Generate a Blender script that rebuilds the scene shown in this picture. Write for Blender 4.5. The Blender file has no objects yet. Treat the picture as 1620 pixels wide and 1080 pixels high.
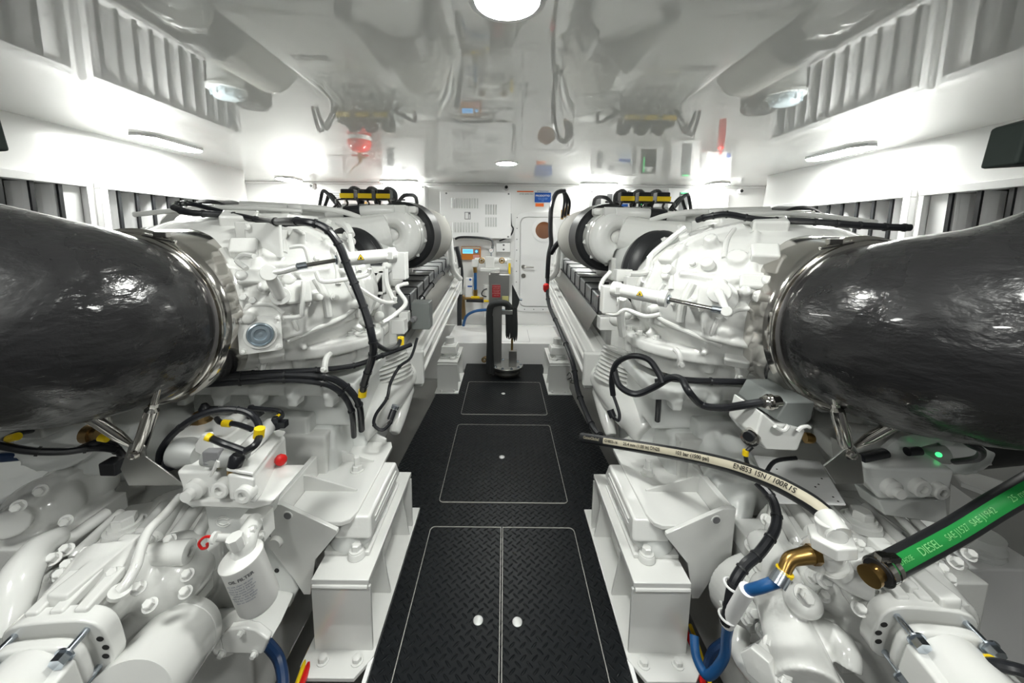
import bpy, math, random
from mathutils import Vector as V, Matrix, noise
random.seed(7)
R = math.radians
# ------------------------------------------------------------ camera, world, lights, exposure
sc = bpy.context.scene
COL = sc.collection
F, CX, CY, TH, RO, H = 580.0, 798.0, 446.0, R(7.25), R(0.6), 1.75
_f = V((0, math.cos(TH), -math.sin(TH))); _r = V((1, 0, 0)); _u = _r.cross(_f)
CR = _r*math.cos(RO) + _u*math.sin(RO); CU = _u*math.cos(RO) - _r*math.sin(RO)
cam = bpy.data.cameras.new('camera'); cob = bpy.data.objects.new('camera', cam); COL.objects.link(cob)
cam.sensor_width = 36; cam.lens = F/1620*36; cam.shift_x = (810-CX)/1620; cam.shift_y = -(540-CY)/1620
cam.clip_start = .02
m = Matrix((CR, CU, -_f)).transposed().to_4x4(); m.translation = (0, 0, H); cob.matrix_world = m
sc.camera = cob
w = bpy.data.worlds.new('world'); sc.world = w; w.use_nodes = True
w.node_tree.nodes['Background'].inputs[0].default_value = (.9, .95, 1, 1)
w.node_tree.nodes['Background'].inputs[1].default_value = .02
sc.view_settings.view_transform = 'Standard'; sc.view_settings.look = 'None'
sc.view_settings.exposure = 0.74; sc.view_settings.gamma = 1; sc.view_settings.use_curve_mapping = False
CEIL = 2.55; WALLX = 3.4; BACK = 5.87; FRONT = -2.2
LAMP_E = 52; DOWN_E = 130          # lamp radiances
LAMPS = [(-3.03, 3.42, .22, .62), (3.08, 3.52, .22, .62),
         (-3.2, 5.56, .26, .42), (3.15, 5.62, .26, .42), (-1.6, 5.66, .56, .14), (1.42, 5.70, .56, .14),
         (-1.2, .1, .5, .2), (1.2, .1, .5, .2)]  # last pair: fill lamps added out of view to brighten the foreground
DOWNS = [(.0, 1.36), (.01, 4.23), (0, -1.5)]

# ------------------------------------------------------------ materials
MATS = {}
def mat(name, col, rough=.4, metal=0, coat=0, emis=0, bump=0, bscale=60, spec=.5, ior=1.45, trans=0, var=0, alpha=1):
    if name in MATS: return MATS[name]
    mt = bpy.data.materials.new(name); mt.use_nodes = True; nt = mt.node_tree; b = nt.nodes['Principled BSDF']
    I = b.inputs
    I['Base Color'].default_value = (*col, 1); I['Roughness'].default_value = rough; I['Metallic'].default_value = metal
    I['Coat Weight'].default_value = coat; I['Coat Roughness'].default_value = .04; I['IOR'].default_value = ior
    I['Specular IOR Level'].default_value = spec; I['Transmission Weight'].default_value = trans
    if emis: I['Emission Color'].default_value = (*col, 1); I['Emission Strength'].default_value = emis
    if bump or var:
        tc = nt.nodes.new('ShaderNodeTexCoord'); nz = nt.nodes.new('ShaderNodeTexNoise')
        nz.inputs['Scale'].default_value = bscale; nz.inputs['Detail'].default_value = 3
        nt.links.new(tc.outputs['Object'], nz.inputs['Vector'])
        if bump:
            bp = nt.nodes.new('ShaderNodeBump'); bp.inputs['Strength'].default_value = bump; bp.inputs['Distance'].default_value = .01
            nt.links.new(nz.outputs['Fac'], bp.inputs['Height']); nt.links.new(bp.outputs['Normal'], I['Normal'])
        if var:
            n2 = nt.nodes.new('ShaderNodeTexNoise'); n2.inputs['Scale'].default_value = 3
            nt.links.new(tc.outputs['Object'], n2.inputs['Vector'])
            mx = nt.nodes.new('ShaderNodeMix'); mx.data_type = 'RGBA'
            mx.inputs['A'].default_value = (*[c*(1-var) for c in col], 1); mx.inputs['B'].default_value = (*[min(1, c*(1+var*.5)) for c in col], 1)
            nt.links.new(n2.outputs['Fac'], mx.inputs['Factor']); nt.links.new(mx.outputs['Result'], I['Base Color'])
    MATS[name] = mt; return mt
W = mat('white_engine_paint', (.75, .755, .735), .16, coat=.8, bump=.04, bscale=45)
WC = mat('white_cast_paint', (.73, .735, .715), .18, coat=.8, bump=.12, bscale=38)
WG = mat('grey_white_paint', (.72, .735, .72), .3, coat=.3, bump=.04)
WP = mat('white_wall_gelcoat', (.82, .82, .81), .22, coat=.6)
WB = mat('white_box_enamel', (.84, .84, .84), .35)
GP = mat('pale_grey_louver_paint', (.62, .63, .62), .45)
BIL = mat('shaded_bilge_paint', (.17, .17, .16), .25, coat=.3, var=.15)  # white bilge floor darkened, its shade put into the base colour
CE = mat('ceiling_mirror_gelcoat', (.86, .87, .845), .4, coat=1, spec=.5)
CE.node_tree.nodes['Principled BSDF'].inputs['Coat IOR'].default_value = 2.15
CE.node_tree.nodes['Principled BSDF'].inputs['Coat Roughness'].default_value = 0
BK = mat('black_rubber', (.014, .015, .017), .42)
BKM = mat('matte_black_fabric', (.03, .032, .033), .8)
CB = mat('black_cable_sheath', (.012, .013, .016), .32)
ST = mat('polished_steel', (.62, .60, .57), .12, metal=1)
SB = mat('brushed_steel', (.40, .40, .385), .33, metal=1, bump=.05, bscale=200)
ZN = mat('zinc_plating', (.55, .60, .66), .25, metal=1)
GA = mat('grey_cast_alloy', (.42, .43, .42), .5, metal=.3)
GB = mat('grey_enclosure_paint', (.21, .225, .22), .4)
FO = mat('grey_foil_wrap', (.27, .28, .285), .34, metal=.5, bump=.6, bscale=22)
MS = mat('beige_filter_gauze', (.42, .415, .385), .7, bump=.5, bscale=400)
BR = mat('brass', (.36, .225, .075), .3, metal=1)
BZ = mat('dark_bronze', (.30, .20, .09), .35, metal=.9)
BL = mat('blue_hose_rubber', (.01, .085, .25), .35)
DB = mat('dark_blue_hose', (.008, .03, .09), .35)
YE = mat('yellow_plastic', (.85, .60, .01), .4)
RE = mat('red_plastic', (.60, .012, .012), .35)
RS = mat('red_extinguisher_enamel', (.55, .02, .015), .25, coat=.6)
GN = mat('green_hose_stripe', (.015, .24, .05), .4)
BG = mat('beige_hose_print_band', (.52, .48, .37), .5)
INK = mat('black_print', (.015, .015, .015), .6)
GI = mat('grey_print', (.22, .22, .23), .6)
WI = mat('white_print', (.8, .8, .8), .5)
OR = mat('orange_panel_face', (.60, .20, .03), .45)
RL = mat('red_warning_label', (.42, .02, .03), .5)
BLU = mat('blue_sign_face', (.01, .09, .40), .4)
SO = mat('orange_sign_face', (.85, .16, .02), .5)
SCR = mat('blue_lcd_screen', (.12, .42, .8), .2, emis=.9)
LED = mat('green_led', (.05, .8, .2), .3, emis=1.2)
WD = mat('brown_wood_beyond', (.22, .075, .025), .5, var=.6)
LG = mat('lamp_diffuser', (.985, 1, .955), .3, emis=LAMP_E)
DG = mat('downlight_diffuser', (.985, 1, .955), .3, emis=DOWN_E)
GL = mat('clear_bowl', (.75, .82, .85), .08, trans=.7, ior=1.4)
GRN = mat('green_hull_stripe', (.08, .35, .02), .5)
DK = mat('dark_recess', (.02, .02, .02), .8)

def wrap_mat():
    mt = mat('black_lagging', (.020, .020, .021), .3, coat=.25); nt = mt.node_tree; b = nt.nodes['Principled BSDF']
    tc = nt.nodes.new('ShaderNodeTexCoord'); mp = nt.nodes.new('ShaderNodeMapping'); mp.inputs['Scale'].default_value = (3, 3, 6)
    mp.inputs['Rotation'].default_value = (.5, .3, .2)
    n1 = nt.nodes.new('ShaderNodeTexNoise'); n1.inputs['Scale'].default_value = 2.2; n1.inputs['Detail'].default_value = 5
    n2 = nt.nodes.new('ShaderNodeTexNoise'); n2.inputs['Scale'].default_value = 5; n2.inputs['Detail'].default_value = 6; n2.inputs['Distortion'].default_value = 1
    L = nt.links.new
    L(tc.outputs['Object'], mp.inputs[0]); L(mp.outputs[0], n1.inputs['Vector']); L(tc.outputs['Object'], n2.inputs['Vector'])
    ad = nt.nodes.new('ShaderNodeMath'); ad.operation = 'MULTIPLY_ADD'; ad.inputs[1].default_value = .55
    L(n2.outputs['Fac'], ad.inputs[0]); L(n1.outputs['Fac'], ad.inputs[2])
    bp = nt.nodes.new('ShaderNodeBump'); bp.inputs['Strength'].default_value = .45; bp.inputs['Distance'].default_value = .03
    L(ad.outputs[0], bp.inputs['Height']); L(bp.outputs[0], b.inputs['Normal'])
    rr = nt.nodes.new('ShaderNodeMapRange'); rr.inputs['From Min'].default_value = .35; rr.inputs['From Max'].default_value = .7
    rr.inputs['To Min'].default_value = .14; rr.inputs['To Max'].default_value = .42
    L(n2.outputs['Fac'], rr.inputs[0]); L(rr.outputs[0], b.inputs['Roughness'])
    return mt
WR = wrap_mat()
def tread_mat():
    mt = mat('black_tread_plate', (.006, .0075, .009), .4, spec=.22); nt = mt.node_tree; b = nt.nodes['Principled BSDF']; L = nt.links.new
    def M(op, a, b_=None, c=None):
        n = nt.nodes.new('ShaderNodeMath'); n.operation = op
        for i, x in enumerate((a, b_, c)):
            if x is None: continue
            if hasattr(x, 'default_value') or hasattr(x, 'links'): L(x, n.inputs[i])
            else: n.inputs[i].default_value = x
        return n.outputs[0]
    tc = nt.nodes.new('ShaderNodeTexCoord'); g = nt.nodes.new('ShaderNodeNewGeometry'); sp = nt.nodes.new('ShaderNodeSeparateXYZ')
    L(g.outputs['Position'], sp.inputs[0]); k = 1/.034/math.sqrt(2)
    a = M('MULTIPLY', M('ADD', sp.outputs[0], sp.outputs[1]), k); c = M('MULTIPLY', M('SUBTRACT', sp.outputs[0], sp.outputs[1]), k)
    fa, fc = M('FLOOR', a), M('FLOOR', c)
    par = M('GREATER_THAN', M('MODULO', M('ADD', M('ADD', fa, fc), 1000.0), 2.0), .5)
    la, lc = M('SUBTRACT', M('SUBTRACT', a, fa), .5), M('SUBTRACT', M('SUBTRACT', c, fc), .5)
    inv = M('SUBTRACT', 1.0, par)
    p1 = M('ADD', M('MULTIPLY', la, par), M('MULTIPLY', lc, inv)); q1 = M('ADD', M('MULTIPLY', lc, par), M('MULTIPLY', la, inv))
    e = M('ADD', M('POWER', M('ABSOLUTE', M('DIVIDE', p1, .56)), 2.0), M('POWER', M('ABSOLUTE', M('DIVIDE', q1, .17)), 2.0))
    h = M('MAXIMUM', M('SUBTRACT', 1.0, e), 0.0); h = M('POWER', h, .6)
    bp = nt.nodes.new('ShaderNodeBump'); bp.inputs['Strength'].default_value = 1; bp.inputs['Distance'].default_value = .006
    L(h, bp.inputs['Height']); L(bp.outputs[0], b.inputs['Normal'])
    L(M('MULTIPLY_ADD', h, -.12, .42), b.inputs['Roughness'])
    return mt
TP = tread_mat()

# ------------------------------------------------------------ geometry helpers
def ray(px, py): return _f*F + CR*(px-CX) - CU*(py-CY)
def P(px, py, y=None, x=None, z=None):       # world point seen at a pixel of the 1620x1080 frame, on a given real plane
    d = ray(px, py); t = (x/d.x) if x is not None else (y/d.y) if y is not None else ((z-H)/d.z)
    return V((0, 0, H)) + d*t
def PP(l): return [P(a, b, y=c) for a, b, c in l]
def frame(ax, up=V((0, 0, 1))):
    ax = V(ax).normalized(); up = V(up)
    if abs(ax.dot(up.normalized())) > .98: up = V((0, 1, 0)) if abs(ax.y) < .9 else V((1, 0, 0))
    a = up.cross(ax).normalized(); b = ax.cross(a); return a, b, ax
class MB:
    def __init__(s): s.v = []; s.f = []
    def add(s, v, f):
        n = len(s.v); s.v += [V(x) for x in v]; s.f += [tuple(i+n for i in q) for q in f]; return s
    def box(s, c, d, ax=None, up=(0, 0, 1), taper=1):   # c centre, d full size; ax = direction of local y
        c = V(c); x, y, z = [q/2 for q in d]
        if ax is None: A, B, C = V((1, 0, 0)), V((0, 1, 0)), V((0, 0, 1))
        else:
            B = V(ax).normalized(); A = B.cross(V(up)).normalized(); C = A.cross(B)
        v = [c + A*(i*x*(taper if k > 0 else 1)) + B*(j*y*(taper if k > 0 else 1)) + C*(k*z) for k in (-1, 1) for j in (-1, 1) for i in (-1, 1)]
        return s.add(v, [(0, 2, 3, 1), (4, 5, 7, 6), (0, 1, 5, 4), (2, 6, 7, 3), (0, 4, 6, 2), (1, 3, 7, 5)])
    def bx(s, x0, x1, y0, y1, z0, z1): return s.box(((x0+x1)/2, (y0+y1)/2, (z0+z1)/2), (abs(x1-x0), abs(y1-y0), abs(z1-z0)))
    def lathe(s, o, ax, prof, n=28, close=True):         # prof: (t along axis, radius)
        a, b, c = frame(ax); o = V(o); v = []; f = []
        for t, r in prof:
            for i in range(n):
                q = 2*math.pi*i/n; v.append(o + c*t + (a*math.cos(q) + b*math.sin(q))*r)
        m_ = len(prof)
        for j in range(m_-1):
            for i in range(n): k = (i+1) % n; f.append((j*n+i, j*n+k, (j+1)*n+k, (j+1)*n+i))
        if close: f.append(tuple(range(n))[::-1]); f.append(tuple((m_-1)*n+i for i in range(n)))
        return s.add(v, f)
    def cyl(s, a, b, r, r2=None, n=24):
        a, b = V(a), V(b); L = (b-a).length
        return s.lathe(a, b-a, [(0, r), (L, r if r2 is None else r2)], n)
    def ring(s, o, ax, ro, ri, h, n=36):
        return s.lathe(o, ax, [(0, ri), (0, ro), (h, ro), (h, ri), (0, ri)], n, close=False)
    def torus(s, o, ax, R_, r, n=36, k=10):
        return s.lathe(o, ax, [(r*math.sin(2*math.pi*i/k), R_ + r*math.cos(2*math.pi*i/k)) for i in range(k+1)], n, close=False)
    def tube(s, pts, r, n=10, sm=5, cap=True):
        pts = [V(p) for p in pts]
        if sm and len(pts) > 2: pts, r = spline(pts, r, sm)
        m_ = len(pts); rr = r if isinstance(r, (list, tuple)) else [r]*m_
        t0 = (pts[1]-pts[0]).normalized(); a, b, _ = frame(t0); v = []; f = []
        for j, p in enumerate(pts):
            t = (pts[min(j+1, m_-1)] - pts[max(j-1, 0)]).normalized()
            a = (a - t*a.dot(t)).normalized(); b = t.cross(a)
            for i in range(n):
                q = 2*math.pi*i/n; v.append(p + (a*math.cos(q) + b*math.sin(q))*rr[j])
        for j in range(m_-1):
            for i in range(n): k = (i+1) % n; f.append((j*n+i, j*n+k, (j+1)*n+k, (j+1)*n+i))
        if cap: f.append(tuple(range(n))[::-1]); f.append(tuple((m_-1)*n+i for i in range(n)))
        return s.add(v, f)
    def ell(s, c, rad, e=1.0, n=32, m_=18, ax=None):
        c = V(c); v = []; f = []
        sg = lambda x: math.copysign(abs(x)**e, x)
        A, B, C = (V((1, 0, 0)), V((0, 1, 0)), V((0, 0, 1))) if ax is None else frame(ax)
        for j in range(1, m_):
            th = math.pi*j/m_ - math.pi/2
            for i in range(n):
                q = 2*math.pi*i/n
                v.append(c + A*rad[0]*sg(math.cos(th))*sg(math.cos(q)) + B*rad[1]*sg(math.cos(th))*sg(math.sin(q)) + C*rad[2]*sg(math.sin(th)))
        for j in range(m_-2):
            for i in range(n): k = (i+1) % n; f.append((j*n+i, j*n+k, (j+1)*n+k, (j+1)*n+i))
        v.append(c - C*rad[2]); v.append(c + C*rad[2]); q0 = (m_-1)*n
        for i in range(n): k = (i+1) % n; f.append((q0, k, i)); f.append((q0+1, (m_-2)*n+i, (m_-2)*n+k))
        return s.add(v, f)
    def prism(s, poly, off):                             # poly: coplanar world points, off: extrusion vector
        poly = [V(p) for p in poly]; off = V(off); n = len(poly)
        v = poly + [p+off for p in poly]
        nrm = sum(((poly[i]).cross(poly[(i+1) % n]) for i in range(n)), V((0, 0, 0)))
        f = [tuple(range(n)), tuple(range(n, 2*n))[::-1]] + [(i, i+n, (i+1) % n + n, (i+1) % n) for i in range(n)]
        if nrm.dot(off) > 0: f = [q[::-1] for q in f]
        return s.add(v, f)
    def bolt(s, p, ax, r=.014, h=.012, w=True):
        p = V(p); a = V(ax).normalized()
        if w: s.lathe(p, a, [(0, r*1.45), (r*.25, r*1.45)], 18)
        s.lathe(p + a*(r*.25 if w else 0), a, [(0, r), (h, r), (h*1.12, r*.8)], 6); return s
def spline(pts, r, k):
    out = []; ro = []; n = len(pts); rr = r if isinstance(r, (list, tuple)) else [r]*n
    for i in range(n-1):
        p0, p1, p2, p3 = pts[max(i-1, 0)], pts[i], pts[i+1], pts[min(i+2, n-1)]
        for j in range(k):
            t = j/k; out.append(.5*((2*p1) + (p2-p0)*t + (2*p0-5*p1+4*p2-p3)*t*t + (3*p1-p0-3*p2+p3)*t**3)); ro.append(rr[i]*(1-t)+rr[i+1]*t)
    out.append(pts[-1]); ro.append(rr[-1]); return out, ro
def obj(name, mb, mt, parent=None, bev=0, cast=0, ang=35, seg=2, sub=0, sm=3):
    me = bpy.data.meshes.new(name); vs = mb.v
    if parent is None:
        lo = [min(p[i] for p in vs) for i in range(3)]; hi = [max(p[i] for p in vs) for i in range(3)]
        org = V(((lo[0]+hi[0])/2, (lo[1]+hi[1])/2, lo[2]))
    else: org = V((0, 0, 0))
    me.from_pydata([tuple(p-org) for p in vs], [], mb.f); me.materials.append(mt)
    me.polygons.foreach_set('use_smooth', [True]*len(me.polygons)); me.set_sharp_from_angle(angle=R(ang)); me.update()
    o = bpy.data.objects.new(name, me); COL.objects.link(o)
    if parent is None: o.location = org
    else:
        o.parent = parent
        if parent.type == 'EMPTY': o.location = -parent.location
        elif parent.parent is None: o.location = -parent.location
    if cast:
        r_ = o.modifiers.new('r', 'REMESH'); r_.mode = 'VOXEL'; r_.voxel_size = cast; r_.use_smooth_shade = True
        s_ = o.modifiers.new('s', 'SMOOTH'); s_.iterations = sm; s_.factor = .6
    elif bev:
        b_ = o.modifiers.new('b', 'BEVEL'); b_.width = bev; b_.segments = seg; b_.limit_method = 'ANGLE'; b_.angle_limit = R(40)
        b_.harden_normals = True
    return o
def tag(o, label, cat, group=None, kind=None):
    o['label'] = label; o['category'] = cat
    if group: o['group'] = group
    if kind: o['kind'] = kind
    return o
def thing(name, loc, label, cat, group=None):
    o = bpy.data.objects.new(name, None); COL.objects.link(o); o.location = loc; o.empty_display_size = .05
    return tag(o, label, cat, group)
def bolts(par, name, mt, l):          # each bolt an object of its own: (point, axis, radius, height)
    for p, ax, r, h in l: obj(name, MB().bolt(p, ax, r, h), mt, par)
def struct(name, mb, mt, parent=None, **k):
    o = obj(name, mb, mt, parent, **k)
    if parent is None: o['kind'] = 'structure'
    return o
def text(name, body, mt, parent, origin, xdir, ydir, size, ext=.0008, align='CENTER', warp=None, bold=0):
    c = bpy.data.curves.new('t', 'FONT'); c.body = body; c.size = size; c.extrude = ext; c.align_x = align; c.align_y = 'CENTER'
    c.offset = bold; c.resolution_u = 3
    to = bpy.data.objects.new('t', c); COL.objects.link(to)
    me = bpy.data.meshes.new_from_object(to.evaluated_get(bpy.context.evaluated_depsgraph_get()))
    bpy.data.objects.remove(to); bpy.data.curves.remove(c)
    X, Y = V(xdir).normalized(), V(ydir).normalized(); Z = X.cross(Y); o3 = V(origin)
    mb = MB(); mb.v = [(warp(v.co) if warp else o3 + X*v.co.x + Y*v.co.y + Z*v.co.z) for v in me.vertices]
    mb.f = [tuple(p.vertices) for p in me.polygons]; bpy.data.meshes.remove(me)
    if not mb.v: return None
    return obj(name, mb, mt, parent)
def clip_tie(mb, pts, k, r):     # cable tie rings along a path at indices k
    for i in k:
        t = (pts[min(i+1, len(pts)-1)] - pts[max(i-1, 0)]).normalized(); mb.lathe(pts[i]-t*.004, t, [(0, r), (.008, r)], 12)
X, Y, Z = V((1, 0, 0)), V((0, 1, 0)), V((0, 0, 1))
# ------------------------------------------------------------ the room
BX = 4.05; FL = -.62
struct('floor', MB().bx(-4.2, 4.2, FRONT, BACK+.3, FL-.05, FL), BIL)
struct('ceiling', MB().bx(-4.2, 4.2, FRONT, BACK+.3, CEIL, CEIL+.06), CE)
struct('wall_back', MB().bx(-4.2, 4.2, BACK, BACK+.1, FL, CEIL), WP)
struct('wall_front', MB().bx(-4.2, 4.2, FRONT-.1, FRONT, FL, CEIL), GI)  # unseen wall, kept grey to cut fill on camera-facing surfaces
for s, n in ((-1, 'left'), (1, 'right')):
    struct('wall_outer_'+n, MB().bx(s*BX, s*(BX+.1), 4.9, BACK, FL, CEIL), WP)
    mb = MB()   # air duct casing: solid above and below the two louvre openings
    mb.bx(s*WALLX, s*BX, FRONT, 4.9, 2.13, CEIL); struct('wall_lower_'+n, MB().bx(s*WALLX, s*BX, FRONT, 4.9, FL, 1.419), mat('grey_bounce_cut_wall', (.30, .30, .29), .4))  # unseen lower wall, grey added to soak up bounced light
    mb.bx(s*WALLX, s*BX, 4.84, 4.9, 1.42, 2.13); mb.bx(s*WALLX, s*BX, FRONT, .7, 1.42, 2.13); mb.bx(s*WALLX, s*BX, 3.0, 3.16, 1.42, 2.13)
    mb.bx(s*(BX-.05), s*BX, .7, 4.84, 1.42, 2.13)
    struct('wall_'+n, mb, WP)
    for i, (y0, y1) in enumerate(((.7, 3.0), (3.16, 4.84))):
        wh = ('beyond', 'beside')[i == 0]
        t = thing('louvre_grille', (s*WALLX, (y0+y1)/2, 1.42), ('near white louvre grille in the %s wall, partly behind the black pipe', 'far white louvre grille in the %s wall, nearer the back wall')[i] % n, 'vent')
        fr = MB(); k = s*(WALLX-.05)
        for a, b, c, d in ((y0-.06, y1+.04, 2.10, 2.16), (y0-.06, y1+.04, 1.40, 1.45), (y0-.06, y0, 1.45, 2.10), (y1-.0, y1+.04, 1.45, 2.10)):
            fr.bx(k, s*(WALLX+.045), a, b, c, d)
        if i == 0: fr.bx(s*(WALLX), s*(WALLX+.03), y1-.18, y1, 1.4, 2.13)
        obj('frame', fr, WB, t, bev=.006)
        n_ = int((y1-y0)/.165); 
        for j in range(n_):
            yb = y0 + .1 + j*(y1-y0-.1)/n_
            q = MB(); pts = [(s*(WALLX-.02), yb+.015), (s*(WALLX+.04), yb+.004), (s*(WALLX+.11), yb), (s*(WALLX+.17), yb+.01)]
            for (xa, ya), (xb, yb_) in zip(pts, pts[1:]):
                q.prism([(xa, ya, 1.45), (xb, yb_, 1.45), (xb, yb_, 2.1), (xa, ya, 2.1)], (0, .006, 0))
            bl = obj('blade', q, WB, t); obj('edge_strip', MB().bx(s*(WALLX-.03), s*(WALLX-.012), yb-.004, yb+.022, 1.45, 2.1), BK, bl)
        obj('screen', MB().bx(s*(WALLX+.24), s*(WALLX+.25), y0, y1, 1.45, 2.1), DK, t)
# plinth in front of the back wall, trims
struct('trim_1', MB().bx(-.80, .80, 4.87, BACK, -.1, .29), WP, bev=.012)
struct('trim_2', MB().bx(-BX, BX, BACK-.03, BACK, CEIL-.035, CEIL), WP, bev=.01)
q = MB(); q.bx(.36, .365, 4.95, 5.6, .2885, .2915); q.bx(-.3, .365, 4.95, 4.955, .2885, .2915)
struct('trim_3', q, GI)
struct('baseboard_back', MB().bx(-BX, BX, BACK-.05, BACK, FL, .30), WP, bev=.01)
# walkway
poly = [(-.525, -2.1), (.53, -2.1), (.53, 2.16), (.61, 2.16), (.83, 2.54), (.77, 3.9), (.535, 3.9), (.535, 4.87), (-.51, 4.87), (-.51, 3.9), (-.745, 3.9), (-.80, 2.5), (-.605, 2.15), (-.525, 2.15)]
struct('floor_walkway', MB().prism([(a, b, -.03) for a, b in poly], (0, 0, .024)), TP)
for s, n in ((-1, 'left'), (1, 'right')):
    struct('trim_walkway_edge_'+n, MB().bx(s*.528, s*.545, FRONT+.3, 2.15, -.2, .002), WB)
def rr(x0, x1, y0, y1, r, z, cs=(1, 1, 1, 1)):
    pts = []
    for (cx, cy, a0, on) in ((x1-r, y0+r, -90, cs[0]), (x1-r, y1-r, 0, cs[1]), (x0+r, y1-r, 90, cs[2]), (x0+r, y0+r, 180, cs[3])):
        if on: pts += [(cx+r*math.cos(R(a0+k*15)), cy+r*math.sin(R(a0+k*15)), z) for k in range(7)]
        else:
            pts.append((cx+r*(1 if a0 in (-90, 0) else -1), cy+r*(-1 if a0 in (-90, 180) else 1), z))
    return pts
for (x0, x1, y0, y1, cs, kx, ky, lab) in (
        (-.43, -.004, .95, 2.015, (0, 0, 1, 1), -.104, 1.47, 'left leaf of the nearest black tread plate hatch, with a round steel lift ring'),
        (.004, .435, .95, 2.015, (1, 1, 0, 0), .075, 1.465, 'right leaf of the nearest black tread plate hatch, with a round steel lift ring'),
        (-.42, .437, 2.22, 3.225, (1, 1, 1, 1), -.005, 2.72, 'middle black tread plate floor hatch with a pale seam around it'),
        (-.418, .44, 3.42, 4.23, (1, 1, 1, 1), .0, 3.9, 'farthest black tread plate floor hatch, just in front of the steel pump column')):
    t = thing('floor_hatch', ((x0+x1)/2, (y0+y1)/2, -.006), lab, 'floor hatch', 'tread plate hatches in the walkway')
    o = rr(x0, x1, y0, y1, .03, -.006, cs); i_ = rr(x0+.003, x1-.003, y0+.003, y1-.003, .0275, -.001, cs)
    obj('hatch_plate', MB().prism(rr(x0+.006, x1-.006, y0+.006, y1-.006, .026, -.0062, cs), (0, 0, .0055)), TP, t)
    q = MB(); n = len(o); v = [V((p[0], p[1], -.0059)) for p in o] + [V((p[0], p[1], .0005)) for p in o] + [V((p[0], p[1], .0005)) for p in i_] + [V((p[0], p[1], -.0059)) for p in i_]
    q.add(v, [(a+n*k, (a+1) % n+n*k, (a+1) % n+n*((k+1) % 4), a+n*((k+1) % 4)) for a in range(n) for k in range(4)])
    obj('edge_seam', q, mat('pale_seam', (.45, .44, .41), .35), t)
    obj('lift_ring', MB().lathe((kx, ky, -.001), Z, [(0, .0225), (.003, .0225), (.0045, .020), (.0045, .0)], 28), mat('satin_steel_disc', (.72, .73, .72), .45, metal=.6), t)
# door
d0, d1, z0, z1 = .25, 1.02, .62, 2.03
def yz(l, y): return [(a, y, b) for a, b in l]
def rrz(x0, x1, z0, z1, r, y):
    return [(a, y, b) for a, b, _ in rr(x0, x1, z0, z1, r, 0)]
dr = struct('door_1', MB().prism(rrz(d0, d1, z0, z1, .09, BACK-.045), (0, .045, 0)), WB, bev=.006)
q = MB(); o = rrz(d0-.09, d1+.09, z0-.09, z1+.08, .14, BACK-.03); i_ = rrz(d0-.012, d1+.012, z0-.012, z1+.012, .1, BACK-.03); n = len(o)
v = [V(p) for p in o]+[V(p)+V((0, .03, 0)) for p in o]+[V(p)+V((0, .03, 0)) for p in i_]+[V(p) for p in i_]
q.add(v, [(a+n*k, (a+1) % n+n*k, (a+1) % n+n*((k+1) % 4), a+n*((k+1) % 4)) for a in range(n) for k in range(4)])
struct('door_frame', q, WB, dr, bev=.004)
q = MB()
for k in range(9): q.lathe((d0-.06, BACK-.03, z0+.05+k*.17), -Y, [(0, .009), (.004, .009)], 10)
for k in range(5): q.lathe((d0+.08+k*.15, BACK-.03, z0-.055), -Y, [(0, .009), (.004, .009)], 10)
struct('frame_screw', q, GI, dr)
pc = V((.612, BACK-.045, 1.835))
struct('porthole_ring', MB().lathe(pc, -Y, [(0, .19), (.012, .19), (.016, .182), (.016, .135), (.0, .13)], 40, close=False), WB, dr)
struct('porthole_glass', MB().lathe(pc+V((0, .0, 0)), -Y, [(0, .131), (.006, .131)], 40), mat('brown_porthole_glass', (.20, .075, .03), .06, coat=.5, var=.7), dr)
q = MB(); hh = P(828, 422, y=BACK-.05)
q.lathe(hh, -Y, [(0, .033), (.012, .033), (.016, .028)], 20); q.tube([hh-Y*.01, hh-Y*.06, hh-Y*.07+X*.03, hh-Y*.065+X*.16], .012, 8, 3)
hh2 = P(828, 436, y=BACK-.05); q.lathe(hh2, -Y, [(0, .036), (.01, .036)], 20)
struct('door_handle', q, mat('satin_nickel', (.35, .34, .32), .35, metal=1), dr)

# ------------------------------------------------------------ lamps
for i, (x, y, wd, ln) in enumerate(LAMPS):
    sd = ('left', 'right')[x > 0]
    lab = ('octagonal white ceiling lamp near the %s wall, above the louvres' % sd, 'white ceiling lamp in the far %s corner by the back wall' % sd, 'wide white ceiling lamp at the back wall above the %s engine' % sd, 'added fill lamp on the unseen ceiling above the viewer, on the %s' % sd)[i//2]
    t = thing('ceiling_lamp', (x, y, CEIL), lab, 'lamp', 'rectangular ceiling lamps')
    def oct(w_, l_, z):
        c = min(w_, l_)*.33
        return [(x-w_/2+c, y-l_/2, z), (x+w_/2-c, y-l_/2, z), (x+w_/2, y-l_/2+c, z), (x+w_/2, y+l_/2-c, z), (x+w_/2-c, y+l_/2, z), (x-w_/2+c, y+l_/2, z), (x-w_/2, y+l_/2-c, z), (x-w_/2, y-l_/2+c, z)]
    obj('housing', MB().prism(oct(wd+.012, ln+.012, CEIL-.024), (0, 0, .024)), WB, t)
    obj('diffuser', MB().prism(oct(wd, ln, CEIL-.0255), (0, 0, .0012)), LG, t)
for i, (x, y) in enumerate(DOWNS):
    t = thing('downlight', (x, y, CEIL), ('big round white downlight at the top edge, above the near walkway', 'small round downlight in the ceiling above the far end of the walkway', 'round downlight in the ceiling behind the viewer')[i], 'lamp', 'round downlights in the ceiling')
    obj('trim_ring', MB().lathe((x, y, CEIL), -Z, [(0, .135), (.008, .132), (.010, .112), (0, .11)], 40, close=False), WB, t)
    obj('diffuser', MB().lathe((x, y, CEIL), -Z, [(0, .11), (.006, .11)], 36), DG, t)
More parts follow.
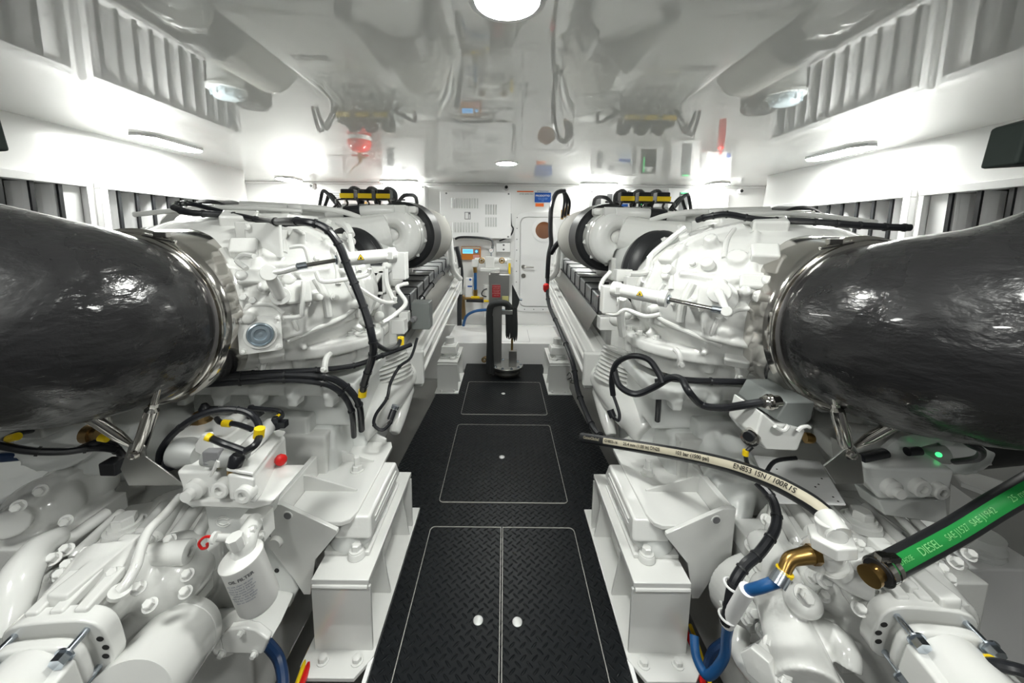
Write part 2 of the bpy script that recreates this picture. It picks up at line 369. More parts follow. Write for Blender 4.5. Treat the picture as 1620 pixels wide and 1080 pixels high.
# ------------------------------------------------------------ pedestals, rubber mounts, brackets
def side_name(s): return 'left' if s < 0 else 'right'
for s in (-1, 1):
    sn = side_name(s); k = lambda u, y, z: V((s*u, y, z))
    def B(mb, u0, u1, y0, y1, z0, z1): return mb.bx(s*u0, s*u1, y0, y1, z0, z1)
    for far in (0, 1):
        dy, a, b = (0, .54, .785) if not far else (2.56, .51, .745)
        t = thing('engine_pedestal', (s*(a+b)/2, 1.7+dy, 0), ('big near white steel pedestal carrying the gearbox bracket, %s of the walkway', 'small far white steel pedestal beside the pump column, on the %s')[far] % sn, 'pedestal', 'steel pedestals along the walkway')
        y0, y1 = (1.34, 2.02) if not far else (3.95, 4.5)
        q = MB(); c = .04
        q.prism([k(a-.012, y0-.02, -.012), k(a-.012, y1+.14, -.012), k(b+.03, y1+.14, -.012), k(b+.03, y0-.06, -.012), k(b-.01, y0-.1, -.012), k(a+.04, y0-.1, -.012)] if not far else
                [k(a-.01, y0-.06, -.012), k(a-.01, y1, -.012), k(b+.02, y1, -.012), k(b+.02, y0-.06, -.012)], (0, 0, .018))
        obj('base_flange', q, W, t, bev=.003)
        obj('end_plate', B(MB(), a, b, y0, y0+.014, 0, .31), W, t, bev=.003); obj('end_plate', B(MB(), a, b, y1-.014, y1, 0, .31), W, t, bev=.003)
        obj('web', B(MB(), a+.10, b-.06, y0+.014, y1-.014, 0, .32), W, t, bev=.003)
        for yg in ((y0+.25, y0+.60) if not far else (y0+.25,)):
            q = MB().prism([k(a, yg, 0), k(a+.11, yg, 0), k(a+.11, yg, .325), k(a+.05, yg, .325)], (0, .014, 0)); obj('gusset', q, W, t, bev=.003)
        obj('top_plate', B(MB(), a+.004, b-.004, y0-.004, y1+.01, .318, .343), W, t, bev=.004)
        obj('weld_bead', MB().tube([k(a+.01, y0-.003, .312), k(b-.01, y0-.003, .312)], .009, 8, 0), W, t)
        for (u, y) in (((a+.05, y0-.04), (b-.055, y0-.04)) if not far else ((a+.04, y0-.03), (b-.05, y0-.03))):
            obj('bolt', MB().bolt(k(u, y, .006), Z, .017 if not far else .012, .016), W, t)
        if far and s > 0: obj('ink_scribble', MB().tube([P(a_, b_, y=3.946) for a_, b_ in ((897, 594), (901, 589), (904, 596), (898, 600), (905, 598), (903, 605), (909, 606), (914, 608))], .004, 6, 3), INK, t)
        # rubber mount
        zz = .343; ym = (y0+y1)/2 if not far else y0+.2; um = (a+b)/2+(.02 if not far else .0)
        m = thing('rubber_mount', k(um, ym, zz), 'white painted rubber engine mount on top of the %s %s pedestal' % (('near', 'far')[far], sn), 'mount', 'engine mounts on the pedestals')
        L_ = .56 if not far else .30
        q = MB(); B(q, um-.10, um+.10, ym-L_/2+.05, ym+L_/2-.05, zz, zz+.02)
        for e in (-1, 1):
            q.lathe(k(um-.045, ym+e*(L_/2-.05), zz), Z, [(0, .038), (.02, .036), (.03, .032)], 20)
        obj('foot', q, WC, m, bev=.004)
        q = MB()
        q.lathe(k(um, ym, zz+.005), Z, [(0, .098), (.02, .10), (.03, .092), (.045, .094), (.055, .084), (.075, .08)], 32)
        if not far:
            for e in (-.14, .14): q.lathe(k(um+.01, ym+e, zz+.005), Z, [(0, .09), (.02, .095), (.045, .09), (.085, .075)], 28)
        obj('rubber_body', q, WG, m)
        q = MB(); zt = .415
        if not far:
            q.box(k(um-.025, ym+.0, zt+.05), (.17, .46, .09), taper=.86)
            for kk in (-.11, 0, .11): pass
        else: q.box(k(um, ym, zt+.03), (.19, .22, .08), taper=.86); q.lathe(k(um, ym, zt+.06), Z, [(0, .07), (.02, .065), (.025, .05), (.1, .05)], 24)
        obj('top_casting', q, WC, m, bev=.014, seg=3)
        if not far:
            q = MB(); uu = um-.025-.086
            for zz_, yy0, yy1 in ((.012, -.16, .16), (-.012, -.16, .16)):
                q.tube([k(uu+.006, ym+yy0, zt+.05+zz_), k(uu+.006, ym+yy1, zt+.05+zz_)], .004, 6, 0)
            obj('cast_rib', q, W, m)
            q = MB().lathe(k(um-.0, ym+.02, .47), Z, [(0, .075), (.014, .075), (.016, .07), (.02, .055), (.035, .055)], 32); obj('steel_washer', q, ST, m)
        else: obj('steel_washer', MB().lathe(k(um, ym, zt+.065), Z, [(0, .062), (.012, .062)], 28), BZ, m)
        for e in (-1, 1): obj('bolt', MB().bolt(k(um-.045 if not far else um-.05, ym+e*(L_/2-.05), zz+.028 if not far else zz+.02), Z, .021 if not far else .014, .024), W, m)
        # bracket on the mount
        if not far:
            t = thing('mounting_bracket', k(.8, 1.72, .5), 'white welded gearbox bracket with ribbed shelf bolted over the near %s mount' % sn, 'bracket', 'welded gearbox brackets')
            zs = .50
            sh = [k(.69, 1.432, zs), k(.66, 1.45, zs), k(.645, 1.50, zs), k(.645, 2.0, zs), k(.665, 2.05, zs), k(.95, 2.05, zs), k(.95, 1.432, zs)]
            obj('shelf', MB().prism(sh, (0, 0, .022)), W, t, bev=.005)
            for y_, nm in ((1.41, 'front_cheek'), (2.055, 'rear_cheek')):
                q = MB().prism([k(.985, y_, .62+(y_ > 2)*.035), k(.93, y_, .618+(y_ > 2)*.035), k(.70, y_, .50+(y_ > 2)*.03), k(.70, y_, .485), k(.80, y_, .36), k(.83, y_, .19), k(.86, y_, .19), k(.90, y_, .27), k(.985, y_, .40)], (0, .02, 0))
                o = obj(nm, q, W, t, bev=.003)
                obj('hole', MB().lathe(k(.905, y_-.002, .567+(y_ > 2)*.03), Y, [(0, .017), (.024, .017)], 20), GI, o)
                obj('hole_rim', MB().ring(k(.905, y_-.003, .567+(y_ > 2)*.03), Y, .021, .016, .026, 20), W, o)
            obj('back_plate', MB().prism([k(.952, 1.431, .38), k(.952, 2.053, .38), k(.952, 2.053, .618), k(.952, 1.431, .618)], (s*.03, 0, 0)), W, t, bev=.004)
            for y_ in ((1.62, 1.85) if s < 0 else (1.64,)):
                obj('rib', MB().prism([k(.955, y_, zs+.02), k(.955, y_, .60), k(.93, y_, .60), k(.70, y_, zs+.03), k(.70, y_, zs+.02)], (0, .012, 0)), W, t, bev=.002)
            sp = k(.76, 1.78, zs+.022)
            q = MB().lathe(sp, Z, [(0, .034), (.006, .034)], 24); obj('washer', q, W, t)
            obj('nut', MB().lathe(sp+Z*.006, Z, [(0, .026), (.022, .026), (.025, .022)], 6), W, t)
            obj('stud', MB().lathe(sp+Z*.02, Z, [(0, .0145), (.055, .0145), (.058, .012)], 16), W, t)

# ------------------------------------------------------------ engines
ELC, ELR = (1.37, 1.95, 1.44), (.668, .56, .41)
def hit(px, py, s, push=0.0):          # point and normal on the turbo housing's dome seen at a pixel
    o = V((0, 0, H)); d = ray(px, py); c = V((s*ELC[0], ELC[1], ELC[2])); rr_ = ELR
    oo = V([(o[i]-c[i])/rr_[i] for i in range(3)]); dd = V([d[i]/rr_[i] for i in range(3)])
    a, b, cc = dd.dot(dd), 2*oo.dot(dd), oo.dot(oo)-1; D = b*b-4*a*cc
    t = (-b - math.sqrt(max(D, 0)))/(2*a); p = o + d*t
    n = V([(p[i]-c[i])/rr_[i]**2 for i in range(3)]).normalized()
    return p + n*push, n
def text_up(name, body, mt, par, p, size, x=X, y=Y, **kw): return text(name, body, mt, par, p, x, y, size, **kw)
def tri_sign(par, p, n, up, sz):
    xr = up.cross(n).normalized(); up = n.cross(xr).normalized()
    q = MB().prism([p - xr*sz*.58 - up*sz*.35, p + xr*sz*.58 - up*sz*.35, p + up*sz*.65], n*.0015); a = obj('warning_triangle', q, INK, par)
    p2 = p + n*.0012; sz2 = sz*.8
    obj('triangle_face', MB().prism([p2 - xr*sz2*.58 - up*sz2*.33, p2 + xr*sz2*.58 - up*sz2*.33, p2 + up*sz2*.66], n*.0012), YE, a)
    p3 = p2 + n*.0012
    obj('triangle_mark', MB().prism([p3 - xr*sz*.22 - up*sz*.18, p3 + xr*sz*.25 - up*sz*.18, p3 + xr*sz*.1 + up*sz*.02, p3 - xr*sz*.02 + up*sz*.26, p3 - xr*sz*.1], n*.0008), INK, a)
for s in (-1, 1):
    sn = side_name(s); k = lambda u, y, z: V((s*u, y, z))
    UC = 1.396 if s < 0 else 1.345
    E = thing('marine_engine', k(1.4, 3.6, .2), 'big white diesel engine on the %s of the walkway, with black-ringed air filters' % sn, 'engine')
    # block, sump
    q = MB(); q.box(k(1.5, 3.85, .95), (1.3, 2.9, .75)); q.box(k(1.52, 3.85, 1.42), (1.15, 2.6, .3))
    for j in range(8):
        y_ = 2.7 + j*.33; q.box(k(.86, y_, .95), (.1, .05, .5))
    obj('engine_block', q, WC, E, cast=.016)
    obj('sump', MB().box(k(1.4, 3.8, .42), (.8, 2.8, .36), taper=1.0), WG, E, bev=.04)
    # charge air cover with lettering
    q = MB()
    cs = [(1.07, 1.5), (1.10, 1.76), (1.2, 1.92), (1.90, 1.92), (2.0, 1.76), (2.03, 1.5)]
    q.prism([k(u, 2.6, z) for u, z in cs], (0, 1.42, 0))
    c_ = obj('charge_air_cover', q, W, E, bev=.03, seg=3)
    text('lettering', 'mtu', INK, c_, k(1.61 if s < 0 else 1.63, 3.2 if s < 0 else 3.32, 1.9212), -X, -Y, .19, bold=.006, ext=.0015)
    # filters
    for outer in (0, 1):
        u0 = .80 if not outer else 2.27; zc = 1.74
        f_ = obj('air_filter', MB().lathe(k(u0, 3.06, zc), Y, [(0, .25), (.01, .262), (.68, .262), (.70, .24)], 48), MS, E)
        obj('rubber_ring', MB().lathe(k(u0, 2.83, zc), Y, [(.03, .17), (0, .19), (0, .238), (.018, .258), (.19, .266), (.235, .272), (.245, .262)], 56), BK, f_)
        obj('end_cap', MB().lathe(k(u0, 3.75, zc), Y, [(0, .264), (.02, .264), (.03, .24)], 40), SB, f_)
        # compressor volute
        q = MB(); d_ = -1 if outer else 1
        q.lathe(k(u0, 2.72, zc), Y, [(-.06, .05), (-.05, .13), (0, .165), (.05, .195), (.12, .205), (.17, .20)], 40)
        sp = []; rr_ = []
        for i in range(14):
            a_ = R(-60 + i*24); sp.append(k(u0 + d_*.12*math.cos(a_), 2.66, zc + .12*math.sin(a_))); rr_.append(.05 + .0032*i)
        q.tube(sp, rr_, 14, 2)
        q.tube([k(u0+d_*.05, 2.64, zc+.03), k(u0+d_*.22, 2.52, zc-.02), k(u0+d_*.36, 2.36, zc-.05), k(u0+d_*.46, 2.25, zc-.08)], [.13, .15, .16, .17], 20, 3)
        q.box(k(u0, 2.62, zc-.22), (.09, .09, .16)); q.box(k(u0-.09, 2.76, zc+.19), (.12, .1, .05))
        for i in range(10):
            a_ = R(i*36+10); q.lathe(k(u0+.205*math.cos(a_), 2.80, zc+.205*math.sin(a_)), -Y, [(0, .014), (.03, .014)], 10)
        v_ = obj('compressor_housing', q, WC, E, cast=.009, sm=2)
        obj('cap_plate', MB().lathe(k(u0, 2.72, zc), -Y, [(-.04, .20), (0, .198), (.02, .192), (.07, .168), (.078, .155), (.08, .045), (.10, .03), (.104, .02)], 44), W, v_)
    # second black ring near the housing
    for outer in (0, 1):
        u1 = 1.0 if not outer else 1.78
        ax_ = V((s*(-.40 if not outer else .40), 1, .0))
        obj('bellows_ring', MB().lathe(k(u1, 2.24, 1.53), ax_, [(0, .16), (.0, .225), (.02, .25), (.05, .262), (.07, .25), (.10, .262), (.13, .25), (.15, .225), (.15, .16)], 48, close=True), BK, E)
        obj('exhaust_duct', MB().tube([k(u1-.0, 2.36, 1.53), k(u1-.03, 2.5, 1.55), k(.95 if not outer else 1.85, 2.7, 1.6)], [.2, .19, .17], 24, 3), WG, E)
    # turbo housing
    q = MB(); q.ell(k(*ELC), ELR)
    q.cyl(k(UC, 1.50, 1.42), k(UC, 1.85, 1.42), .325, .35, n=40)
    el = lambda ru, ry, z: [k(1.37 + ru*math.copysign(abs(math.cos(R(t_)))**.75, math.cos(R(t_))), 2.02 + ry*math.copysign(abs(math.sin(R(t_)))**.75, math.sin(R(t_))), z) for t_ in range(0, 360, 10)]
    q.prism(el(.69, .44, 1.165), (0, 0, .055)); q.prism(el(.65, .37, 1.07), (0, 0, .10))
    q.box(k(1.35, 2.05, 1.80), (.5, .3, .10)); q.box(k(1.6, 1.8, 1.7), (.2, .16, .14)); q.box(k(1.35, 2.35, 1.5), (.8, .4, .5))
    # bosses and ribs, laid out over the dome
    sites = [(455, 445, .06, .05), (500, 470, .04, .05), (540, 430, .05, .03), (560, 480, .05, .04), (418, 455, .05, .06), (385, 440, .05, .05), (520, 540, .03, .04), (480, 545, .03, .03), (430, 400, .09, .02), (470, 380, .07, .05), (520, 390, .08, .03), (395, 500, .05, .05), (450, 520, .06, .01), (563, 515, .04, .04), (385, 545, .05, .03), (360, 480, .04, .04)]
    for a_, b_, r_, h_ in sites:
        if s > 0: a_ = 1596-a_; b_ += 8
        p, n = hit(a_, b_, s); q.cyl(p - n*.05, p + n*h_, r_*.62, r_*.42, 16)
    for l in ([(400, 360), (405, 430), (395, 520)], [(350, 420), (430, 435), (520, 425)], [(470, 440), (480, 500), (470, 560)], [(550, 400), (575, 460), (580, 520)], [(360, 545), (450, 530), (560, 500)], [(420, 350), (500, 370), (560, 410)]):
        q.tube([hit((1596-a_) if s > 0 else a_, b_+(8 if s > 0 else 0), s, .004)[0] for a_, b_ in l], .016, 8, 6)
    rim = [k(1.37 + .665*math.cos(R(t_)), 2.02 + .415*math.sin(R(t_)), 0) for t_ in range(-178, 20, 13)]
    for p in rim: q.lathe(p + Z*1.11, Z, [(0, .024), (.08, .030), (.115, .030), (.125, .02)], 12)
    TH_ = obj('turbo_housing', q, WC, E, cast=.0085, sm=2)
    # loose hardware on it
    fb = []
    for p in rim: fb.append((p + Z*1.232, Z, .016, .016))
    for l in ((372, 400), (368, 450), (385, 470), (470, 352), (520, 352), (545, 372), (440, 455), (485, 480), (530, 470), (556, 455), (372, 545), (400, 475), (500, 410)):
        p, n = hit((1596-l[0]) if s > 0 else l[0], l[1]+(8 if s > 0 else 0), s, -.004); fb.append((p, n, .014, .016))
    bolts(TH_, 'housing_bolt', W, fb)
    for l, r_ in (([(470, 355), (510, 375), (530, 410), (535, 450)], .014), ([(430, 350), (446, 372), (450, 400)], .012), ([(352, 395), (372, 430), (378, 480), (372, 530)], .018), ([(400, 455), (440, 452), (480, 455)], .012),
                  ([(500, 440), (515, 470), (520, 500)], .02), ([(545, 440), (562, 470), (566, 500)], .016), ([(380, 498), (398, 482), (430, 482), (448, 495)], .010), ([(455, 540), (500, 520), (545, 500), (570, 480)], .012), ([(460, 495), (470, 520), (480, 545)], .009)):
        obj('cast_ridge', MB().tube([hit((1596-a_) if s > 0 else a_, b_+(8 if s > 0 else 0), s, -.002)[0] for a_, b_ in l], r_, 10, 6), WC, TH_)
    for l in ((388, 398, .05, .05, .04), (402, 440, .055, .035, .03), (470, 462, .05, .04, .05), (360, 505, .04, .06, .03), (535, 400, .045, .03, .04), (500, 560, .05, .03, .03), (430, 560, .05, .03, .03), (380, 350, .07, .04, .05)):
        p, n = hit((1596-l[0]) if s > 0 else l[0], l[1]+(8 if s > 0 else 0), s, 0); obj('cast_pad', MB().box(p, (l[2]*2, l[3]*2, l[4]*2), ax=n), WC, TH_, bev=.012, seg=3)
    # lower ledge with cable clips in front of the block
    q = MB().box(k(1.35, 1.95, .99), (1.25, .48, .07)); 
    for i in range(6): q.box(k(.85+i*.18, 1.73, .96), (.05, .08, .10)); q.lathe(k(.85+i*.18, 1.70, .97), -Y, [(0, .018), (.03, .018)], 12)
    q.box(k(1.35, 2.1, .85), (1.1, .5, .25))
    q.box(k(1.35, 2.2, .62), (1.1, .4, .5))
    obj('flywheel_housing', q, WG, E, cast=.012)
    for a_, b_ in (((275, 590), (310, 590), (518, 580), (420, 588)) if s < 0 else ((1072, 573), (1163, 592), (1246, 594), (1286, 594))):
        p = P(a_, b_, y=1.60); q = MB(); q.tube([p+Z*.05+Y*.03, p+Z*.045, p+V((0, -.02, .02)), p+V((0, -.02, -.015))], .013, 8, 3); q.bolt(p+V((0, -.03, .0)), -Y, .011, .012); obj('cable_clip', q, W, E)
    for cx_, cz_, r_ in ((1.5, .78, .17), (1.22, .72, .15), (.98, .66, .13)): obj('stepped_cover', MB().box(k(cx_, 2.0, cz_-.1), (.24, .5, .34), taper=.8), WG, E, bev=.04, seg=4)
    pr_ = []
    for i in range(11): pr_ += [(i*.016, .05), (i*.016+.008, .062)]
    obj('ribbed_duct', MB().lathe(k(.87, 2.15, .60), V((0, .1, 1)), pr_, 24), W, E)
    # steel outlet collar
    cc = k(UC, 1.37, 1.415)
    obj('outlet_collar', MB().lathe(cc, Y, [(-.02, .30), (-.02, .332), (.0, .336), (.012, .348), (.02, .342), (.25, .350), (.25, .33), (.02, .30), (-.02, .30)], 64, close=False), ST, E)
    # long coolant manifold beside the walkway
    A_, B_ = k(.70, 2.55, .80), k(.73, 5.2, 1.03)
    axis = (B_-A_).normalized(); q = MB()
    a1, b1, _ = frame(axis); L_ = (B_-A_).length
    up_ = Z - axis*Z.dot(axis); up_.normalize(); rt = axis.cross(up_)
    for off, wd, hh in ((0, .20, .21),): q.box((A_+B_)/2, (wd, L_, hh), ax=axis)
    for h_ in (-.06, .05): q.box((A_+B_)/2 - X*s*.10 + up_*h_, (.03, L_, .03), ax=axis)
    q.box((A_+B_)/2 + up_*.105, (.09, L_, .03), ax=axis)
    for t_ in (0, 1): q.box(A_.lerp(B_, t_), (.25, .05, .26), ax=axis)
    M_ = obj('coolant_manifold', q, W, E, bev=.03, seg=4)
    q = MB()
    q.tube([k(.73, 2.7, .80), k(.75, 2.45, .72), k(.80, 2.2, .66), k(.86, 2.02, .60)], [.115, .12, .115, .09], 24, 5)
    q.box(k(.72, 2.62, .76), (.25, .05, .26)); q.tube([k(.70, 2.5, .66), k(.70, 2.35, .54), k(.71, 2.25, .46)], [.07, .05, .035], 16, 4)
    obj('elbow', q, WC, M_, cast=.009)
    prof = []; 
    for i in range(9): prof += [(i*.026, .118), (i*.026+.008, .142), (i*.026+.018, .142)]
    obj('bellows', MB().lathe(k(.82, 2.42, .98), V((-s*.28, -.08, -.9)), prof, 40), W, M_)
    # wrapped harness tray
    q = MB(); A_, B_ = k(.82, 2.75, 1.23), k(.79, 5.0, 1.47); axis = (B_-A_).normalized()
    n_ = 5
    q.box((A_+B_)/2, (.20, (B_-A_).length, .13), ax=axis)
    HT = obj('foil_wrapped_rail', q, FO, E, bev=.015, seg=2)
    q = MB()
    for i in range(n_*2+1):
        p = A_.lerp(B_, i/(n_*2)); q.tube([p-X*s*.103-Z*.07, p-X*s*.103+Z*.068, p+X*s*.103+Z*.068, p+X*s*.103-Z*.07], .0055, 6, 0)
    q.tube([A_-X*s*.11-Z*.06, B_-X*s*.11-Z*.06], .007, 6, 0)
    obj('retaining_wire', q, CB, HT)
    obj('heat_plate', MB().prism([k(.64, 2.75, 1.02), k(.64, 5.0, 1.24), k(.71, 5.0, 1.38), k(.71, 2.75, 1.16)], (0, 0, .004)), SB, E)
    # far end pipework
    q = MB(); q.tube([k(.72, 4.2, 1.95), k(.66, 4.3, 1.80), k(.63, 4.35, 1.5), k(.62, 4.4, 1.32), k(.56, 4.6, 1.2)], .036, 14, 4)
    q.tube([k(.80, 4.5, 1.8), k(.70, 4.5, 1.55), k(.68, 4.5, 1.25)], .045, 12, 4); q.lathe(k(.62, 4.38, 1.4), Z, [(0, .047), (.03, .047)], 16)
    q.box(k(.75, 4.9, 1.25), (.3, .2, .12)); q.box(k(1.4, 4.95, 1.6), (.9, .25, .5))
    obj('far_end_pipework', q, W, E, bev=.004)
    # top connectors (three black plugs with yellow latches)
    q = MB().box(k(1.52, 4.35, 1.95), (.72, .55, .26), taper=.8); tr = obj('control_unit', q, GA, E, bev=.01)
    for i in range(3):
        u = 1.66-i*.19
        q = MB().box(k(u, 3.98, 2.16), (.14, .12, .11)); q.tube([k(u, 4.02, 2.18), k(u, 4.1, 2.23), k(u-.03, 4.2, 2.20), k(u, 4.3, 2.1)], .04, 10, 3)
        c_ = obj('connector', q, CB, E, bev=.012)
        obj('latch', MB().box(k(u, 3.915, 2.145), (.145, .012, .05)), YE, c_, bev=.004)
    q = MB()
    for i in range(7):
        u = 1.75-i*.11; q.tube([k(u, 4.05, 2.12), k(u+.03, 3.93, 2.10+.01*(i % 3)), k(u-.02, 3.83, 2.04), k(u+.05, 3.7, 1.95)], .011, 6, 3)
    q.tube([k(1.15, 4.0, 2.08), k(1.05, 3.9, 2.15), k(.98, 4.1, 2.15), k(1.05, 4.4, 1.95)], .02, 8, 4)
    q.tube([k(1.8, 4.1, 2.0), k(2.02, 4.2, 2.22), k(2.12, 4.3, 2.15), k(2.16, 4.3, 1.95)], .02, 8, 5); q.tube([k(1.8, 4.15, 2.0), k(1.98, 4.25, 2.19), k(2.08, 4.35, 2.12), k(2.12, 4.3, 1.95)], .02, 8, 5)
    obj('wiring', q, CB, tr)
    # top pipes over the housing
    q = MB()
    q.tube([k(1.75, 2.2, 1.89), k(1.4, 2.3, 1.91), k(1.1, 2.38, 1.90), k(.98, 2.5, 1.86)], .018, 10, 4)
    q.tube([k(1.72, 2.42, 1.93), k(1.3, 2.55, 1.92), k(1.18, 2.62, 1.9)], .025, 10, 4)
    q.box(k(1.7, 2.2, 1.86), (.12, .12, .08)); q.box(k(1.35, 2.35, 1.88), (.06, .12, .08)); q.tube([k(2.0, 2.0, 1.84), k(1.6, 2.1, 1.89), k(1.2, 2.2, 1.88)], .014, 8, 3)
    for u_ in (1.3, 1.55, 1.8): q.lathe(k(u_, 2.3, 1.8), Z, [(0, .03), (.09, .03), (.1, .04), (.12, .04)], 14)
    obj('top_pipework', q, W, E, bev=.003)
    q = MB().tube([k(1.25, 2.6, 1.88), k(.95, 2.62, 1.912), k(.78, 2.64, 1.915)], .040, 16, 2); q.box(k(.75, 2.66, 1.91), (.10, .08, .09)); b_ = obj('boost_pipe', q, W, E, bev=.006)
    obj('rubber_sleeve', MB().cyl(k(1.12, 2.605, 1.895), k(1.01, 2.612, 1.906), .046), BK, b_)

    # actuator cylinder
    if s < 0: pts = [(470, 422, 1.40), (524, 412, 1.46), (535, 411, 1.475), (622, 403, 1.60)]
    else: pts = [(1150, 493, 1.37), (1064, 475, 1.44), (1055, 473, 1.455), (973, 457, 1.60)]
    a_, b_, c_, d_ = PP(pts); ax_ = (d_-c_).normalized()
    A1 = obj('actuator_cylinder', MB().lathe(c_-ax_*.005, ax_, [(0, .026), (.003, .034), (.03, .035), (.034, .029), (.2, .029), (.206, .034), (.235, .034), (.24, .025)], 28).box(d_-ax_*.02, (.05, .06, .03)), W, E)
    obj('piston_rod', MB().cyl(a_, c_, .009, n=14), ST, A1)
    obj('clevis', MB().cyl(a_.lerp(b_, .0), a_.lerp(b_, .28), .014, n=12), ZN, A1); obj('rod_gland', MB().cyl(c_-ax_*.012, c_, .019, n=14), ZN, A1)
    view = (V((0, 0, H)) - c_).normalized(); n = (view - ax_*view.dot(ax_)).normalized(); up = (Z - n*Z.dot(n)).normalized()
    tp = c_.lerp(d_, .36 if s < 0 else .45) + n*.0295
    tri_sign(A1, tp, n, up, .026)
    q = MB(); m0 = a_
    if s < 0:
        p, nn = hit(442, 468, s, .02); e1 = P(425, 432, y=1.38)
        q.cyl(p - nn*.1, p + nn*.04, .045, .038, 20); q.cyl(e1, p + nn*.05, .02, .026, 12); q.cyl(e1 - nn*.02, e1+nn*.02, .03); q.tube([e1, P(450, 428, y=1.39), a_], .014, 8, 0)
    else:
        p, nn = hit(1140, 465, s, .02); e1 = a_
        q.cyl(p - nn*.1, p + nn*.04, .05, .045, 20); q.cyl(e1, p + nn*.05, .012, .018, 12); q.cyl(e1 - nn*.02, e1+nn*.02, .02)
    obj('lever', q, W, A1, bev=.004); obj('cylinder_mount', MB().box(d_+ax_*.03-Z*.05, (.06, .06, .12)), W, A1, bev=.004)
    # flange plate with grey plug (left) / lid
    if s < 0:
        p, nn = hit(413, 522, s, .03); nn = ((V((0, 0, H))-p).normalized() + nn*.35).normalized()
        q = MB(); x1 = nn.cross(Z).normalized(); z1_ = x1.cross(nn)
        q.prism([p + x1*a*.075 + z1_*b*.075 - nn*.06 for a, b in ((-1, -.8), (-.8, -1), (.8, -1), (1, -.8), (1, .8), (.8, 1), (-.8, 1), (-1, .8))], nn*.07)
        for a, b in ((-1, -1), (1, -1), (1, 1), (-1, 1)): q.bolt(p + x1*a*.062 + z1_*b*.062 + nn*.01, nn, .009, .009)
        q.ring(p+nn*.01, nn, .058, .048, .012)
        fp = obj('sensor_flange', q, W, TH_, bev=.003)
        obj('zinc_plug', MB().lathe(p+nn*.01, nn, [(0, .047), (.018, .047), (.02, .043), (.008, .041), (.008, .034), (.016, .033), (.016, .024), (.004, .022), (.004, .006), (.010, .006), (.010, .0)], 36), mat('blue_zinc_plug', (.42, .50, .56), .3, metal=.7), fp)
        # cover plate box
        c0 = P(418, 380, y=1.58)
        q = MB().box(c0, (.155, .02, .15)); q.box(c0+V((-.11, .06, .02)), (.06, .08, .12)); q.box(c0+V((-.02, .07, 0)), (.10, .13, .10)); bxx = obj('cover_box', q, W, TH_, bev=.008)
        q = MB().lathe(c0+V((-.055, -.02, .055)), -Y, [(0, .015), (.02, .012)], 12); obj('sensor_nipple', q, W, bxx)
        # junction box grey and Z bracket
        jb = P(668, 497, y=2.62); q = MB().box(jb, (.13, .12, .20)); J = obj('junction_box', q, GB, E, bev=.008)
        obj('cable_gland', MB().lathe(jb+V((-.045, -.06, -.02)), -Y, [(0, .024), (.02, .024), (.03, .015), (.05, .015)], 16), GI, J)
        zb = P(592, 447, y=2.1); q = MB()
        for a, b, c, d in ((-.06, -.07, .06, -.055), (-.06, .055, .06, .07), (-.06, -.07, -.045, .07), (.045, -.07, .06, .07)): q.bx(zb.x+a, zb.x+c, zb.y, zb.y+.03, zb.z+b, zb.z+d)
        q.prism([zb+V((-.06, 0, -.07)), zb+V((-.03, 0, -.07)), zb+V((.06, 0, .07)), zb+V((.03, 0, .07))], (0, .03, 0))
        q.box(zb+V((0, .06, .08)), (.14, .12, .03))
        obj('lattice_bracket', q, W, E, bev=.003)
    else:
        p, nn = hit(1140, 470, s, .012); obj('lid', MB().lathe(p-nn*.02, nn, [(0, .068), (.03, .066), (.034, .06)], 32), W, TH_)
        for a, b in ((1195, 405), (1085, 380), (1060, 430), (1200, 470), (1120, 420)):
            p, nn = hit(a, b, s, .0); obj('boss', MB().lathe(p, nn, [(0, .03), (.03, .026), (.034, .02)], 16), W, TH_)
    # pipes on the housing
    T = lambda l, r: obj('oil_pipe', MB().tube(PP(l), r, 8, 5), W, E)
    if s < 0:
        T([(390, 425, 1.38), (375, 412, 1.4), (385, 403, 1.4), (402, 405, 1.38)], .010)
        T([(457, 391, 1.53), (480, 390, 1.56), (487, 405, 1.56), (490, 425, 1.56)], .009)
        T([(480, 445, 1.53), (478, 490, 1.5), (475, 500, 1.5), (448, 503, 1.46)], .010)
        T([(500, 430, 1.58), (510, 445, 1.58), (545, 442, 1.63), (580, 435, 1.73), (585, 425, 1.73)], .010)
        T([(560, 450, 1.68), (600, 475, 1.78), (622, 478, 1.83), (625, 470, 1.83)], .011)
        T([(606, 510, 1.83), (628, 495, 1.88), (642, 478, 1.93), (628, 455, 1.98), (645, 448, 2.03)], .012)
        T([(553, 372, 1.98), (556, 385, 1.93), (560, 410, 1.88), (568, 430, 1.83)], .014)
        T([(535, 352, 2.08), (548, 358, 2.03), (556, 372, 1.98)], .02)
        T([(610, 425, 1.93), (612, 450, 1.93), (625, 480, 1.93)], .014)
        for a, b, y_, r_ in ((556, 382, 2.18, .026), (612, 420, 2.14, .028), (490, 438, 1.76, .022), (625, 440, 2.25, .05), (600, 500, 2.05, .03), (590, 480, 2.1, .04)):
            obj('pipe_union', MB().ell(P(a, b, y=y_), (r_, r_, r_)), W, E)
        for a, b, y_, d_ in ((615, 470, 2.2, .07), (598, 490, 2.15, .06), (632, 515, 2.2, .08), (575, 440, 2.1, .07), (640, 500, 2.3, .06)): obj('valve_block', MB().box(P(a, b, y=y_), (d_, d_, d_*1.1)), W, E, bev=.005)
    else:
        T([(1085, 360, 1.9), (1040, 395, 1.95), (1028, 410, 1.95), (1023, 430, 1.9), (995, 433, 1.85)], .016)
        T([(976, 463, 1.9), (952, 460, 1.85), (953, 445, 1.9), (965, 430, 1.95)], .011)
